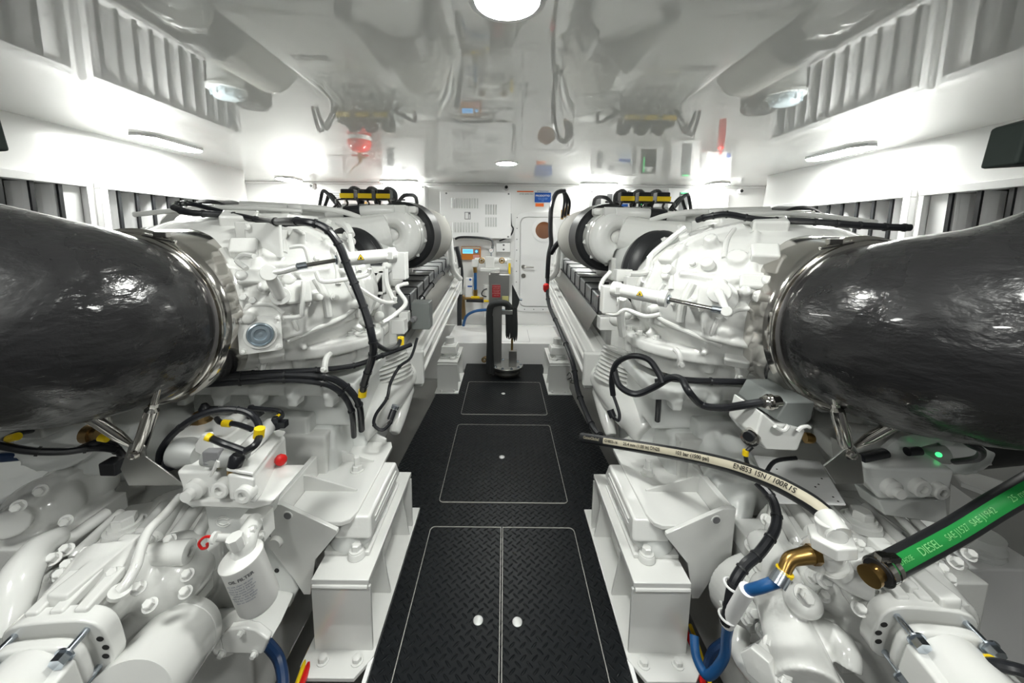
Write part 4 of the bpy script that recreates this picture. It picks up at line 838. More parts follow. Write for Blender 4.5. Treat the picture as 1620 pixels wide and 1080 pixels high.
# right gearbox extras
jb = P(1256, 642, y=1.36)
t = thing('connector_box', jb-Z*.1, 'grey metal connector box on a white bracket above the right gearbox', 'box')
f4 = pq([(1244, 634), (1290, 634), (1283, 674), (1228, 672)], 1.28); b4 = pq([(1215, 608), (1258, 608), (1262, 636), (1205, 640)], 1.46)
q = MB().prism(pq([(1245, 636), (1290, 636), (1284, 664), (1266, 678), (1252, 678), (1228, 664)], 1.28), (-.02, .20, .01)); obj('housing', q, GB, t, bev=.006)
gl = P(1224, 635, y=1.30); obj('cable_gland', MB().lathe(gl, V((-1, -.12, -.05)), [(-.02, .022), (.005, .022), (.006, .029), (.018, .029), (.019, .023), (.03, .026), (.034, .022), (.045, .02)], 18), ST, t)
obj('carrier_bracket', MB().prism(pq([(1206, 652), (1228, 670), (1245, 672), (1276, 680), (1262, 714), (1212, 712), (1195, 690)], 1.27), (0, .17, 0)), W, t, bev=.008)
for a, b in ((1238, 676), (1268, 676)): obj('latch_hook', MB().tube(pq([(a-12, b-2), (a-4, b+4), (a+4, b+4), (a+10, b-4)] if a < 1250 else [(a-6, b+6), (a, b), (a+8, b-2), (a+13, b)], 1.255), .007, 8, 3), W, t)
obj('sensor_neck', MB().cyl(P(1210, 690, y=1.33), P(1190, 690, y=1.31), .035, .028), W, t)
obj('cable_gland', MB().lathe(P(1190, 689, y=1.30), V((-.9, -.7, 0)), [(-.02, .025), (.0, .025), (.001, .032), (.025, .032), (.026, .024), (.03, .02), (.031, .0)], 18), ST, t)
obj('gland_insert', MB().lathe(P(1186, 689, y=1.275), V((-.9, -.7, 0)), [(0, .018), (.014, .018)], 16), CB, t)
obj('cable_gland', MB().lathe(P(1273, 692, y=1.30), V((1, -.2, 0)), [(0, .02), (.02, .02), (.03, .015)], 16), BR, t)
pl = [P(1192, 722, z=.74), P(1297, 732, z=.74), P(1338, 800, z=.74), P(1232, 797, z=.74)]
t = tag(obj('mounting_plate', MB().prism(pl, (0, 0, .008)), WB, bev=.002), 'bare white mounting plate with small drilled holes behind the printed hose', 'plate')
for a, b in ((1300, 757), (1295, 766), (1290, 770), (1318, 786), (1326, 793), (1229, 742), (1216, 736)):
    o = obj('drilled_hole', MB().lathe(P(a, b, z=.749), Z, [(0, .0035), (.001, .0035)], 8), INK, t); o.location = -t.location
# outboard bracket and mount at the right edge
s = 1; k = lambda u, y, z: V((u, y, z))
t = thing('outer_mount', k(2.0, 1.8, .3), 'white welded bracket and ribbed mount at the right edge, below the green hose', 'bracket')
obj('bracket_cheek', MB().prism([P(1505, 765, y=1.42), P(1540, 790, y=1.42), P(1600, 800, y=1.42), P(1600, 815, y=1.42), P(1520, 872, y=1.42), P(1500, 850, y=1.42)], (0, .02, 0)), W, t, bev=.003)
obj('bracket_shelf', MB().prism([P(1520, 770, y=1.42), P(1600, 800, y=1.42), P(1700, 800, y=2.0), P(1500, 740, y=2.0)], (0, 0, .02)), W, t, bev=.003)
obj('ribbed_rubber', MB().lathe(P(1545, 872, y=1.6), Z, [(0, .08), (.02, .09), (.03, .08), (.05, .09), (.06, .08), (.1, .08)], 28), WG, t)
obj('support_block', MB().bx(1.95, 2.5, 1.5, 2.3, -.3, P(1545, 872, y=1.6).z), WB, t, bev=.01)
# ------------------------------------------------------------ hoses and cables
def printed_hose(name, pts, r, stripe_mt, ink, body, size, label, ang0, half, t0, parts_after=None, start=.02, rs=None):
    pts = PP(pts); t = thing(name, pts[0], label, 'hose')
    obj('rubber_hose', MB().tube(pts, r, 28, 10), BK, t)
    sp, _ = spline(pts, 0, 24); cum = [0]
    for i in range(1, len(sp)): cum.append(cum[-1]+(sp[i]-sp[i-1]).length)
    def at(sv):
        i = 0
        while i < len(sp)-2 and cum[i+1] < sv: i += 1
        f_ = (sv-cum[i])/(cum[i+1]-cum[i]); return sp[i].lerp(sp[i+1], f_), (sp[i+1]-sp[i]).normalized()
    def on(sv, v_, rad):
        p, tg = at(sv); vd = ang0; n = (vd - tg*vd.dot(tg)).normalized(); b_ = n.cross(tg)
        b_ = b_ if b_.z > 0 or True else b_
        a_ = v_/rad; return p + (n*math.cos(a_) - b_*math.sin(a_)*-1)*rad
    q = MB(); n = 80; a0, a1 = start, cum[-1]-.02; v = []
    for i in range(n+1):
        for j in range(5): v.append(on(a0+(a1-a0)*i/n, (j/4-.5)*2*half, r+.0007))
    q.add(v, [(i*5+j, i*5+j+1, (i+1)*5+j+1, (i+1)*5+j) for i in range(n) for j in range(4)])
    obj('print_band', q, stripe_mt, t)
    return t, on, cum[-1], at
hp = [(921, 692, 1.95), (1000, 705, 1.72), (1075, 718, 1.52), (1150, 735, 1.34), (1215, 758, 1.20), (1268, 785, 1.09), (1300, 808, 1.03), (1316, 830, .99)]
t, on, Lh, at = printed_hose('hydraulic_hose', hp, .0275, BG, INK, '', .02, 'black hydraulic hose with a printed beige band, arching over the right bracket', V((-.45, -.8, .62)), .015, 0, start=.16)
cur = .17
for body, sz, gap in (('GH853-16', .019, .03), ('25.4 mm (1.00 in) DN25', .021, .03), ('103 bar (1500 psi)', .022, .04), ('EN853 1SN / 100R1S', .026, .02)):
    w_ = len(body)*sz*.56
    def wp(co, c=cur): return on(c+co.x, co.y, .0275+.0028)
    o = text('print', body, INK, t, (0, 0, 0), X, Z, sz, align='LEFT', warp=wp, bold=.0003, ext=.0002)
    cur += w_ + gap
text('print', 'GatesGlobal', BG, t, (0, 0, 0), X, Z, .021, align='LEFT', warp=lambda co: on(.03+co.x, co.y, .0275+.0022), bold=.0005, ext=.0002)
pe, te = at(Lh); obj('end_ferrule', MB().lathe(pe-te*.03, te, [(0, .029), (.02, .031), (.05, .034), (.06, .034)], 24), W, t)
gp = [(1388, 905, .92), (1440, 878, .96), (1510, 840, 1.0), (1570, 803, 1.02), (1640, 762, 1.04), (1720, 712, 1.08)]
t, on, Lh, at = printed_hose('coolant_hose', gp, .0335, GN, WI, '', .02, 'black rubber hose with a bright green band, clamped at its lower end, right edge', V((-.4, -.75, .75)), .02, 0, start=.03)
for b_, c_, sz in (('HD HOSE', .04, .016), ('DIESEL', .14, .028), ('SAE J1527  SAE J1942', .25, .022), ('25 mm', .5, .022)):
    text('print', b_, mat('pale_green_print', (.35, .75, .35), .5), t, (0, 0, 0), X, Z, sz, align='LEFT', warp=lambda co, c=c_: on(c+co.x, co.y, .0335+.0028), ext=.0002)
p0, t0_ = at(.0)
obj('hose_clamp', MB().lathe(p0+t0_*.005, t0_, [(0, .036), (.0, .039), (.02, .039), (.02, .036)], 28).box(p0+t0_*.015+Z*.042, (.03, .02, .016)), ST, t)
obj('hose_clamp', MB().lathe(p0+t0_*.033, t0_, [(0, .035), (.0, .038), (.016, .038), (.016, .035)], 28).box(p0+t0_*.04+Z*.04-Y*.01, (.028, .02, .014)), ST, t)
obj('brass_tail', MB().lathe(p0-t0_*.035, t0_, [(0, .028), (.012, .028), (.013, .022), (.05, .022)], 20), BR, t)
# brass elbow with blue hose
be = PP([(1284, 877, 1.0), (1268, 880, 1.0), (1250, 885, 1.0), (1242, 900, .99), (1238, 915, .98)])
t = thing('blue_hose', be[2], 'blue hose on a brass elbow running down among the pumps on the right', 'hose')
obj('brass_elbow', MB().tube(be, [.026, .022, .02, .018, .018], 16, 4).lathe(be[0]-X*.005, X, [(0, .028), (.02, .028)], 8), BR, t)
obj('zinc_ferrule', MB().cyl(P(1240, 905, y=.985), P(1229, 924, y=.975), .023, n=16), ZN, t)
obj('yellow_collar', MB().cyl(P(1242, 902, y=.985), P(1240, 906, y=.985), .0235, n=16), YE, t)
obj('hose', MB().tube(PP([(1234, 918, .98), (1205, 928, .99), (1178, 938, 1.02), (1160, 965, 1.06), (1150, 1000, 1.10), (1145, 1040, 1.12), (1120, 1068, 1.15), (1102, 1040, 1.2), (1098, 1005, 1.25)]), .0165, 14, 6), BL, t)
obj('white_sleeve', MB().cyl(P(1182, 932, y=1.01), P(1150, 985, y=1.09), .022, n=16), WB, t)
pipe('dark_blue_hose', PP([(1165, 1005, 1.3), (1140, 1020, 1.3), (1125, 1035, 1.3), (1115, 1070, 1.28)]), .018, DB, 'dark blue hose low down behind the bright blue hose', 'hose')
pipe('dark_blue_hose', PP([(420, 1015, 1.2), (440, 1040, 1.2), (448, 1075, 1.15), (446, 1110, 1.1)]), .020, DB, 'dark blue hose coming out of the small pump on the left gearbox', 'hose')
for s, ln in ((-1, [(515, 1000, 1.5), (497, 1030, 1.36), (478, 1080, 1.22), (455, 1140, 1.1)]), (1, [(1080, 985, 1.5), (1093, 1020, 1.4), (1108, 1068, 1.28), (1130, 1130, 1.15)])):
    sn = side_name(s)
    pipe('red_cable', PP(ln), .013, RE, 'red battery cable running along the foot of the near %s pedestal' % sn, 'cable')
    pipe('yellow_cable', PP([(a+s*12, b+4, y_) for a, b, y_ in ln] if s > 0 else [(a-7, b-2, y_) for a, b, y_ in ln]), .009, YE, 'yellow cable beside the red one at the near %s pedestal' % sn, 'cable')
q = MB()
for a, b, y_ in ((1100, 1000, 1.36), (1130, 1070, 1.2)): q.torus(P(a, b, y=y_), V((.3, .8, -.5)), .036, .004, 20, 6)
# bundle of black cables down the right pumps
pipe('cable_bundle', PP([(1198, 762, 1.32), (1222, 790, 1.27), (1228, 830, 1.2), (1205, 870, 1.15), (1178, 895, 1.12), (1160, 925, 1.1), (1152, 965, 1.08), (1148, 985, 1.08)]), .017, CB, 'taped black cable bundle curving down beside the right gearbox pump', 'cable', ties=5, tr=1.15)
for i, (a, b, y_) in enumerate(((1158, 925, 1.1), (1150, 975, 1.08))): tag(obj('white_tie', MB().torus(P(a, b, y=y_), V((-.2, .1, -1)), .024, .004, 24, 6), WB), 'white cable tie round the black bundle above the blue hose, the %s one' % ('upper', 'lower')[i], 'cable tie')
pipe('signal_cable', PP([(1190, 706, 1.33), (1180, 718, 1.33), (1185, 738, 1.33), (1205, 755, 1.33), (1225, 730, 1.4), (1260, 724, 1.4)]), .008, CB, 'thin black cable looping below the grey connector box', 'cable')
tag(obj('cable_marker', MB().cyl(P(1180, 712, y=1.33), P(1179, 720, y=1.33), .011), YE), 'yellow cable marker sleeve below the grey connector box', 'cable marker', 'yellow cable markers')
# cable harness under each turbo housing
pipe('cable_harness', PP([(240, 600, 1.43), (300, 600, 1.48), (380, 596, 1.53), (450, 592, 1.58), (515, 596, 1.63), (548, 612, 1.68), (568, 640, 1.73), (572, 680, 1.83)]), .016, CB, 'upper thick black cable running under the left turbo housing', 'cable', ties=6)
pipe('cable_harness', PP([(240, 608, 1.44), (300, 609, 1.48), (380, 604, 1.53), (450, 600, 1.58), (510, 606, 1.62), (540, 622, 1.67), (556, 650, 1.72), (560, 690, 1.82)]), .014, CB, 'lower thick black cable running under the left turbo housing', 'cable', ties=6)
pipe('cable_harness', PP([(268, 596, 1.5), (400, 590, 1.56), (500, 585, 1.62), (560, 578, 1.69), (605, 562, 1.79), (650, 545, 1.94)]), .012, CB, 'thin black cable rising from the left harness towards the coolant manifold', 'cable', ties=6)
pipe('cable_harness', PP([(275, 328, 1.7), (300, 336, 1.67), (370, 341, 1.7), (420, 350, 1.63), (470, 350, 1.42), (510, 358, 1.4), (535, 385, 1.4), (553, 430, 1.4), (575, 485, 1.38), (588, 530, 1.36), (590, 560, 1.38), (578, 600, 1.45), (574, 618, 1.5)]), .015, CB, 'ribbed black cable draped over the left turbo housing and down its side', 'cable', ties=4, tr=1.2)
pipe('cable_harness', PP([(275, 328, 1.7), (285, 322, 1.75), (310, 324, 1.8), (420, 352, 1.75), (500, 352, 1.65)]), .012, CB, 'second black cable lying along the top edge of the left turbo housing', 'cable', ties=5)
pipe('cable_harness', PP([(596, 545, 1.45), (612, 553, 1.5), (628, 548, 1.6), (634, 535, 1.65)]), .010, CB, 'short black cable ending in a yellow boot beside the left turbo housing', 'cable')
tag(obj('cable_marker', MB().cyl(P(634, 545, y=1.65), P(634, 533, y=1.65), .015), YE), 'yellow boot on the short cable beside the left turbo housing', 'cable marker', 'yellow cable markers')
tag(obj('cable_marker', MB().cyl(P(574, 616, y=1.5), P(573, 627, y=1.5), .017), YE), 'yellow boot at the low end of the cable draped over the left turbo housing', 'cable marker', 'yellow cable markers')
t = pipe('sensor_cable', PP([(660, 535, 2.3), (650, 565, 2.2), (632, 580, 2.1), (618, 605, 2.0), (612, 630, 1.95), (595, 655, 1.9), (592, 672, 1.88), (605, 680, 1.88), (618, 668, 1.9), (620, 656, 1.92)]), .009, CB, 'black sensor cable hanging in a loop off the left coolant manifold', 'cable', ties=12)
fit(t, 'sensor_plug', P(623, 648, y=1.93), P(617, 664, y=1.9), .018, CB); fit(t, 'steel_ring', P(624, 646, y=1.935), P(626, 641, y=1.94), .021, ZN)
t = pipe('sensor_cable', PP([(969, 622, 2.0), (975, 638, 1.97), (980, 655, 1.94), (978, 665, 1.92), (970, 660, 1.92)]), .009, CB, 'short black sensor cable at the lower end of the right coolant manifold', 'cable')
fit(t, 'sensor_plug', P(970, 660, y=1.92), P(965, 648, y=1.94), .02, CB)
pipe('power_cable', PP([(970, 625, 1.73), (968, 600, 1.73), (975, 575, 1.7), (998, 563, 1.66), (1025, 568, 1.62), (1042, 590, 1.58), (1048, 605, 1.56)]), .014, CB, 'thick black cable curling in a loop in front of the right bellows', 'cable')
pipe('power_cable', PP([(972, 585, 1.72), (980, 610, 1.68), (1005, 623, 1.64), (1035, 612, 1.6), (1060, 598, 1.54), (1078, 600, 1.5), (1090, 620, 1.44), (1110, 640, 1.47), (1140, 645, 1.4), (1180, 640, 1.33), (1212, 635, 1.3)]), .015, CB, 'thick black cable from the loop to the grey connector box', 'cable')
pipe('power_cable', PP([(1040, 600, 1.75), (1042, 630, 1.75), (1040, 665, 1.8)]), .014, CB, 'straight black cable dropping behind the right bracket', 'cable')
pipe('power_cable', PP([(1048, 597, 1.6), (1100, 602, 1.56), (1180, 604, 1.52), (1250, 606, 1.48), (1320, 610, 1.45)]), .014, CB, 'black cable clipped along the ledge under the right turbo housing', 'cable', ties=8)
pipe('cable_harness', PP([(1103, 348, 1.88), (1120, 343, 1.83), (1150, 339, 1.78), (1200, 347, 1.73), (1290, 351, 1.66), (1340, 355, 1.62), (1400, 359, 1.58), (1440, 360, 1.56)]), .015, CB, 'ribbed black cable lying along the top of the right turbo housing', 'cable', ties=4, tr=1.2)
# clips and harness along the inner faces at the far end
pipe('cable_harness', [P(a_, b_, x=-.66) for a_, b_ in ((717, 392), (713, 418), (692, 440), (674, 462), (656, 490))], .022, CB, 'black cable harness lying on top of the left coolant manifold', 'cable', ties=5)
pipe('cable_harness', PP([(893, 302, 4.4), (880, 306, 4.3), (872, 330, 4.2), (871, 365, 4.2), (872, 385, 4.2), (868, 405, 4.2), (866, 440, 4.2)]), .026, CB, 'black hoses arching over the far end of the right engine', 'hose')
pipe('cable_harness', PP([(866, 440, 4.2), (868, 480, 4.0), (885, 520, 3.4), (905, 570, 2.9), (915, 620, 2.65), (935, 670, 2.35), (950, 690, 2.2)]), .020, CB, 'black cable bundle running down beside the right coolant manifold', 'cable', ties=5)
pipe('cable_harness', PP([(872, 400, 4.2), (880, 388, 4.1), (890, 378, 4.0)]), .03, CB, 'short thick black cable crossing to the right engine', 'cable')
fc_ = P(864, 455, y=4.15); tag(obj('red_connector', MB().lathe(fc_-Z*.05, Z, [(0, .02), (.03, .035), (.08, .035), (.1, .02)], 14), RE), 'red plug on the cable beside the right engine, in front of the door', 'connector')
for i in range(3):
    pipe('black_hose', PP([(889+i*5, 345-i*3, 4.6), (893+i*4, 318, 4.5), (890, 303-i, 4.4), (880-i, 306, 4.35)]), .016, CB, 'thin black hose with a brass end above the far right engine, the %s of three' % ('left', 'middle', 'right')[i], 'hose', 'three black hoses')
    tag(obj('brass_fitting', MB().cyl(P(889+i*5, 347-i*3, y=4.6), P(890+i*5, 332-i*3, y=4.6), .018), BR), 'brass hose end at the far right engine, the %s of three' % ('left', 'middle', 'right')[i], 'fitting', 'three brass hose ends')
# left side, under the pipe
pipe('cable_harness', PP([(-20, 700, 1.1), (40, 712, 1.15), (100, 714, 1.2), (150, 708, 1.25), (185, 712, 1.3), (195, 725, 1.3)]), .013, CB, 'black cable running in from the left edge above the gearbox casing', 'cable', ties=8)
pipe('cable_harness', PP([(120, 712, 1.25), (150, 700, 1.25), (175, 700, 1.3), (195, 720, 1.32)]), .011, CB, 'black cable bending up beside the left steel brace', 'cable')
tag(obj('black_connector', MB().box(P(180, 737, y=1.25), (.06, .05, .05)), CB, bev=.006), 'square black connector behind the foot of the left steel brace', 'connector')
pipe('dark_blue_hose', PP([(-30, 725, 1.25), (20, 722, 1.3), (60, 718, 1.35)]), .018, DB, 'blue hose at the left edge below the black exhaust elbow', 'hose')
tag(obj('terminal_box', MB().box(P(55, 655, y=1.35), (.30, .2, .09)), GA, bev=.01), 'grey metal box tucked under the left black exhaust elbow', 'box')
t = pipe('sender_cable', PP([(-10, 705, 1.2), (10, 694, 1.18), (30, 685, 1.2), (50, 680, 1.25)]), .011, CB, 'thin black cable with a yellow marker at the far left edge', 'cable')
tag(obj('brass_sender', MB().lathe(P(138, 686, y=1.3), X, [(0, .035), (.03, .035), (.031, .027), (.05, .027)], 18), BZ), 'round brass sender with a black cable left of the left brace', 'fitting')
tag(obj('side_duct', MB().cyl(P(1500, 690, y=1.45), P(1700, 660, y=1.25), .13, n=32), BK), 'corrugated black duct behind the right steel braces', 'duct')
pipe('signal_cable', PP([(1450, 640, 1.15), (1490, 668, 1.1), (1530, 700, 1.05), (1552, 712, 1.05), (1545, 725, 1.1), (1510, 730, 1.2)]), .010, CB, 'thin black cable hanging below the right exhaust elbow, with a brass end', 'cable')
pipe('signal_cable', PP([(1555, 1050, .8), (1580, 1052, .78), (1620, 1062, .76), (1660, 1075, .75)]), .014, CB, 'black cable with a yellow band at the lower right corner', 'cable')
tag(obj('cable_marker', MB().cyl(P(1563, 1049, y=.8), P(1572, 1050, y=.79), .018), YE), 'yellow band on the cable at the lower right corner', 'cable marker', 'yellow cable markers')
# ------------------------------------------------------------ the back wall and everything on it
yb = BACK
def wbox(name, label, cat, x0, x1, z0, z1, d=.16, mt=WB, group=None, y=None):
    y_ = yb if y is None else y
    t = thing(name, ((x0+x1)/2, y_-d/2, z0), label, cat, group); obj('case', MB().bx(x0, x1, y_-d, y_, z0, z1), mt, t, bev=.01); return t
def facerect(name, par, x0, x1, z0, z1, y, mt, d=.004): return obj(name, MB().bx(x0, x1, y-d, y, z0, z1), mt, par)
def screws(par, x0, x1, z0, z1, y):
    for a in (x0, x1):
        for b in (z0, z1): obj('screw', MB().lathe((a, y, b), -Y, [(0, .014), (.004, .012)], 12), GI, par)
cx0, cx1, cz0, cz1 = -.99, .09, 1.70, 2.40; yb = BACK-.001
t = wbox('louvred_cabinet', 'large white steel cabinet with three banks of louvre slots on the back wall', 'cabinet', cx0, cx1, cz0, cz1, .22); yf = yb-.22
def slots(x0, x1, n, z0, z1):
    for i in range(n):
        x = x0+(x1-x0)*i/(n-1); o = obj('louvre_slot', MB().prism([(x-.010, yf, z0), (x+.012, yf-.016, z0), (x+.012, yf, z0)], (0, 0, z1-z0)), GP, t); 
slots(-.81, -.42, 11, 2.15, 2.30); slots(-.80, -.42, 10, 1.79, 1.94); slots(-.29, -.14, 5, 2.06, 2.21); slots(-.29, -.14, 5, 1.88, 2.02)
q = facerect('latch_plate', t, -.615, -.525, 1.985, 2.095, yf, GI); facerect('latch_plate_face', q, -.605, -.56, 1.995, 2.085, yf-.004, WB, .002); facerect('latch_plate_face', q, -.55, -.535, 1.995, 2.06, yf-.004, WB, .002)
screws(t, cx0+.1, cx1-.04, cz0+.03, cz1-.03, yf)
# alarm panel
t = wbox('display_panel', 'orange framed control panel with a small blue screen on the back wall', 'control panel', -.69, -.38, 1.36, 1.57, .06, OR); y_ = yb-.06
facerect('cream_border', t, -.68, -.39, 1.54, 1.563, y_, BG); s_ = facerect('screen', t, -.665, -.50, 1.46, 1.53, y_-.002, SCR); facerect('keypad', t, -.485, -.41, 1.46, 1.53, y_-.002, GI)
facerect('red_label', t, -.50, -.40, 1.37, 1.44, y_-.002, mat('pink_label', (.75, .35, .3), .5))
obj('pad', MB().lathe((-.447, y_-.006, 1.495), -Y, [(0, .02), (.004, .02)], 16), SCR, t)
for z in (1.5, 1.485): facerect('text_line', s_, -.655, -.52, z, z+.004, y_-.006, BLU, .001)
t = wbox('junction_box', 'small white junction box with a grey underside below the louvred cabinet', 'box', -.135, .085, 1.49, 1.63, .12)
screws(t, -.02, -.015, 1.53, 1.60, yb-.12)
# wall boxes left and right
def inverter(x0, x1, z0, z1, label, strip=None, sq=None, extra=None):
    t = wbox('control_box', label, 'box', x0, x1, z0, z1, .2, WB, 'white control boxes on the back wall'); y_ = yb-.2
    screws(t, x0+.04, x1-.04, z1-.03, z0+.04, y_)
    if strip: a = facerect('display_strip', t, *strip, y_, GI); [facerect('strip_mark', a, strip[0]+.01, strip[1]-.01, strip[2]+.02+i*(strip[3]-strip[2]-.04)/6, strip[2]+.03+i*(strip[3]-strip[2]-.04)/6, y_-.004, GB, .001) for i in range(7)]
    if sq: facerect('square_plate', t, *sq, y_, GI)
    if extra: extra(t, y_)
    return t
inverter(-1.86, -1.21, 1.93, 2.49, 'white control box with a black strip, on the back wall left of the louvred cabinet', (-1.77, -1.67, 2.08, 2.34), (-1.56, -1.48, 2.36, 2.43))
def ex(t, y_):
    a = facerect('maker_label', t, 1.70, 1.86, 2.10, 2.26, y_, mat('pale_blue_label', (.65, .72, .85), .5)); facerect('label_band', a, 1.70, 1.86, 2.20, 2.24, y_-.004, BLU, .001)
inverter(1.27, 1.90, 1.96, 2.45, 'white control box with a black strip and blue label, right of the door', (1.37, 1.45, 2.09, 2.34), (1.54, 1.62, 2.30, 2.39), ex)
t = wbox('breaker_panel', 'small white panel with a dark window and green lights, second from the door', 'box', 1.97, 2.36, 2.0, 2.46, .14)
a = facerect('dark_window', t, 2.04, 2.27, 2.04, 2.40, yb-.14, DK); 
for i in range(9): facerect('green_light', a, 2.08, 2.10, 2.16+i*.025, 2.172+i*.025, yb-.145, LED, .002)
facerect('white_tag', a, 2.11, 2.22, 2.30, 2.37, yb-.145, WB, .002)
t = wbox('switch_panel', 'white panel with a long dark window and green glow, third from the door', 'box', 2.49, 2.92, 1.9, 2.49, .14)
a = facerect('dark_window', t, 2.66, 2.80, 1.96, 2.43, yb-.14, GI); 
for i in range(16): facerect('switch', a, 2.68, 2.78, 1.98+i*.028, 1.992+i*.028, yb-.145, GB, .002)
facerect('green_strip', a, 2.68, 2.78, 2.41, 2.425, yb-.145, LED, .002)
t = wbox('battery_charger', 'plain white box with a small blue mark, nearest the right corner of the back wall', 'box', 3.02, 3.42, 2.06, 2.46, .14)
facerect('blue_mark', t, 3.33, 3.39, 2.09, 2.15, yb-.14, BLU)
# signs
t = tag(obj('safety_sign', MB().bx(.46, .715, yb-.006, yb, 2.27, 2.42), BLU), 'blue safety sign with white lettering above the door', 'sign')
def fix(o, par): o.location = -par.location; return o
fix(text('lettering', 'PRODOTTO', WI, t, (.585, yb-.007, 2.37), X, Z, .04, bold=.001), t)
fix(text('lettering', 'vietato usare acqua\nfor fire use CO2\nonly', mat('light_blue_print', (.3, .5, .9), .5), t, (.587, yb-.007, 2.315), X, Z, .02), t)
tag(text('sign_heading', 'ATTENZIONE', BLU, None, (.585, yb-.002, 2.437), X, Z, .03), 'small blue heading directly above the blue sign', 'sign')
tag(obj('orange_sign', MB().bx(.475, .605, yb-.006, yb, 2.205, 2.255), SO), 'small orange label right under the blue sign', 'sign')
t = tag(obj('orange_strip_sign', MB().bx(.182, .44, yb-.006, yb, 2.425, 2.442), SO), 'thin orange strip with small print beside the blue sign', 'sign')
fix(text('lettering', 'AVVISO  ENTRY ONLY', INK, t, (.33, yb-.004, 2.395), X, Z, .022), t)
# camera eye and studs near the ceiling
for i, (a, b) in enumerate(((801, 296), (492, 294), (1173, 302))):
    p = P(a, b, y=yb-.06)
    t = thing('wall_camera', p, ('black round sensor at the top of the back wall above the cabinet', 'small white dome camera under the far left ceiling lamp', 'small white dome camera under the far right ceiling lamp')[i], 'camera')
    obj('body', MB().lathe(p+Y*.05, -Y, [(0, .045), (.03, .045), (.06, .03)], 20), WB, t); obj('lens', MB().lathe(p-Y*.008, -Y, [(0, .026), (.008, .022), (.01, .0)], 18), INK, t)
# fire extinguisher sphere behind the left engine (seen in the ceiling)
e0 = V((-2.18, yb-.19, 2.02)); t = thing('fire_extinguisher', e0-Z*.2, 'red round-bottomed fire extinguisher seen mirrored in the ceiling above the left engine', 'fire extinguisher')
obj('cylinder', MB().lathe(e0-Z*.35, Z, [(0, .16), (.02, .175), (.30, .175), (.38, .17), (.44, .13), (.47, .06), (.48, .03)], 32), RS, t); obj('band', MB().lathe(e0-Z*.1, Z, [(0, .178), (.06, .178)], 32), WG, t)
obj('valve', MB().lathe(e0+Z*.13, Z, [(0, .03), (.05, .03), (.06, .02), (.14, .02)], 14).box(e0+Z*.2+X*.02, (.12, .04, .03)), BR, t)
obj('valve_lever', MB().box(e0+V((0, 0, .165)), (.26, .03, .02)), RE, t)
obj('valve_tube', MB().tube([e0+Z*.25, e0+V((-.05, 0, .31)), e0+V((-.14, .05, .34)), e0+V((-.2, .1, .42))], .009, 8, 4), BR, t)
t = wbox('wall_vent', 'small white slotted vent high on the back wall left of the red extinguisher', 'vent', -2.78, -2.52, 2.16, 2.42, .02); [facerect('slot', t, -2.75, -2.58, 2.19+i*.03, 2.197+i*.03, yb-.02, GI) for i in range(7)]
# things on the right seen in the ceiling
tag(obj('red_bottle', MB().lathe((3.2, yb-.2, 1.62), Z, [(0, .05), (.4, .05), (.44, .02), (.5, .02)], 20), RS), 'slim red bottle under the plain white box near the right corner', 'fire extinguisher')
# fuel filter set on the wall
fy = 5.6; ff = lambda a, b, y=fy: P(a, b, y=y)
t = thing('fuel_filter', ff(776, 470), 'white fuel filter with a pressure gauge on top and brass valve wheels either side', 'filter')
q = MB(); c = ff(776, 440); q.lathe(c-Z*.62, Z, [(0, .07), (.02, .11), (.5, .11), (.52, .115)], 28); obj('bowl', q, W, t)
q = MB(); q.bx(c.x-.15, c.x+.14, fy-.12, fy+.1, ff(776, 425).z-.03, ff(776, 425).z+.02); q.bx(c.x-.08, c.x+.06, fy-.08, fy+.08, ff(776, 423).z, ff(776, 405).z); q.cyl(ff(751, 412), ff(806, 412), .045)
q.box(ff(752, 416), (.1, .1, .12)); q.box(ff(806, 416), (.08, .1, .14)); obj('filter_head', q, W, t, bev=.01)
g_ = ff(777, 396, 5.55); gg = obj('pressure_gauge', MB().lathe(g_, -Y, [(0, .038), (.025, .038)], 24).cyl(g_-Z*.03, g_-Z*.12, .012), ZN, t); obj('gauge_face', MB().lathe(g_-Y*.026, -Y, [(0, .031), (.001, .031)], 20), WB, gg); obj('gauge_needle', MB().prism([g_+V((-.018, -.029, -.006)), g_+V((.016, -.029, .014)), g_+V((.014, -.029, .018))], (0, -.001, 0)), RE, gg)
for a in (762, 794):
    w_ = ff(a, 412, 5.45); q = MB().torus(w_, Y, .038, .008, 20, 8); q.lathe(w_+Y*.01, -Y, [(0, .018), (.02, .018)], 8)
    for j in range(3): q.box(w_, (.07, .01, .01), ax=Y, up=(math.cos(R(j*60)), 0, math.sin(R(j*60))))
    obj('valve_wheel', q, BR, t)
t = wbox('small_cartridge_box', 'slim white box with a small blue mark below the display panel', 'box', ff(735, 0).x, ff(747, 0).x, ff(0, 464).z, ff(0, 432).z, .1, WB, y=5.7); facerect('blue_mark', t, ff(741, 0).x-.02, ff(741, 0).x+.05, ff(0, 446).z, ff(0, 444).z, 5.6, BLU); obj('round_mark', MB().lathe(ff(744, 442, 5.598), -Y, [(0, .018), (.003, .018)], 16), BLU, t)
t = thing('blue_riser', ff(752, 470), 'blue riser pipe with brass ends and a yellow valve handle', 'pipe')
obj('pipe', MB().cyl(ff(752, 430), ff(752, 460), .024), BL, t); obj('brass_end', MB().cyl(ff(751, 418), ff(752, 431), .03), BR, t); obj('brass_end', MB().cyl(ff(752, 458), ff(752, 469), .034).cyl(ff(732, 472), ff(790, 472), .022), BR, t)
obj('yellow_handle', MB().box(ff(752, 470, 5.5), (.13, .02, .035)), YE, t, bev=.006)
t = thing('brass_manifold', ff(733, 500), 'row of brass and black fittings with a yellow lever on the back wall', 'valve')
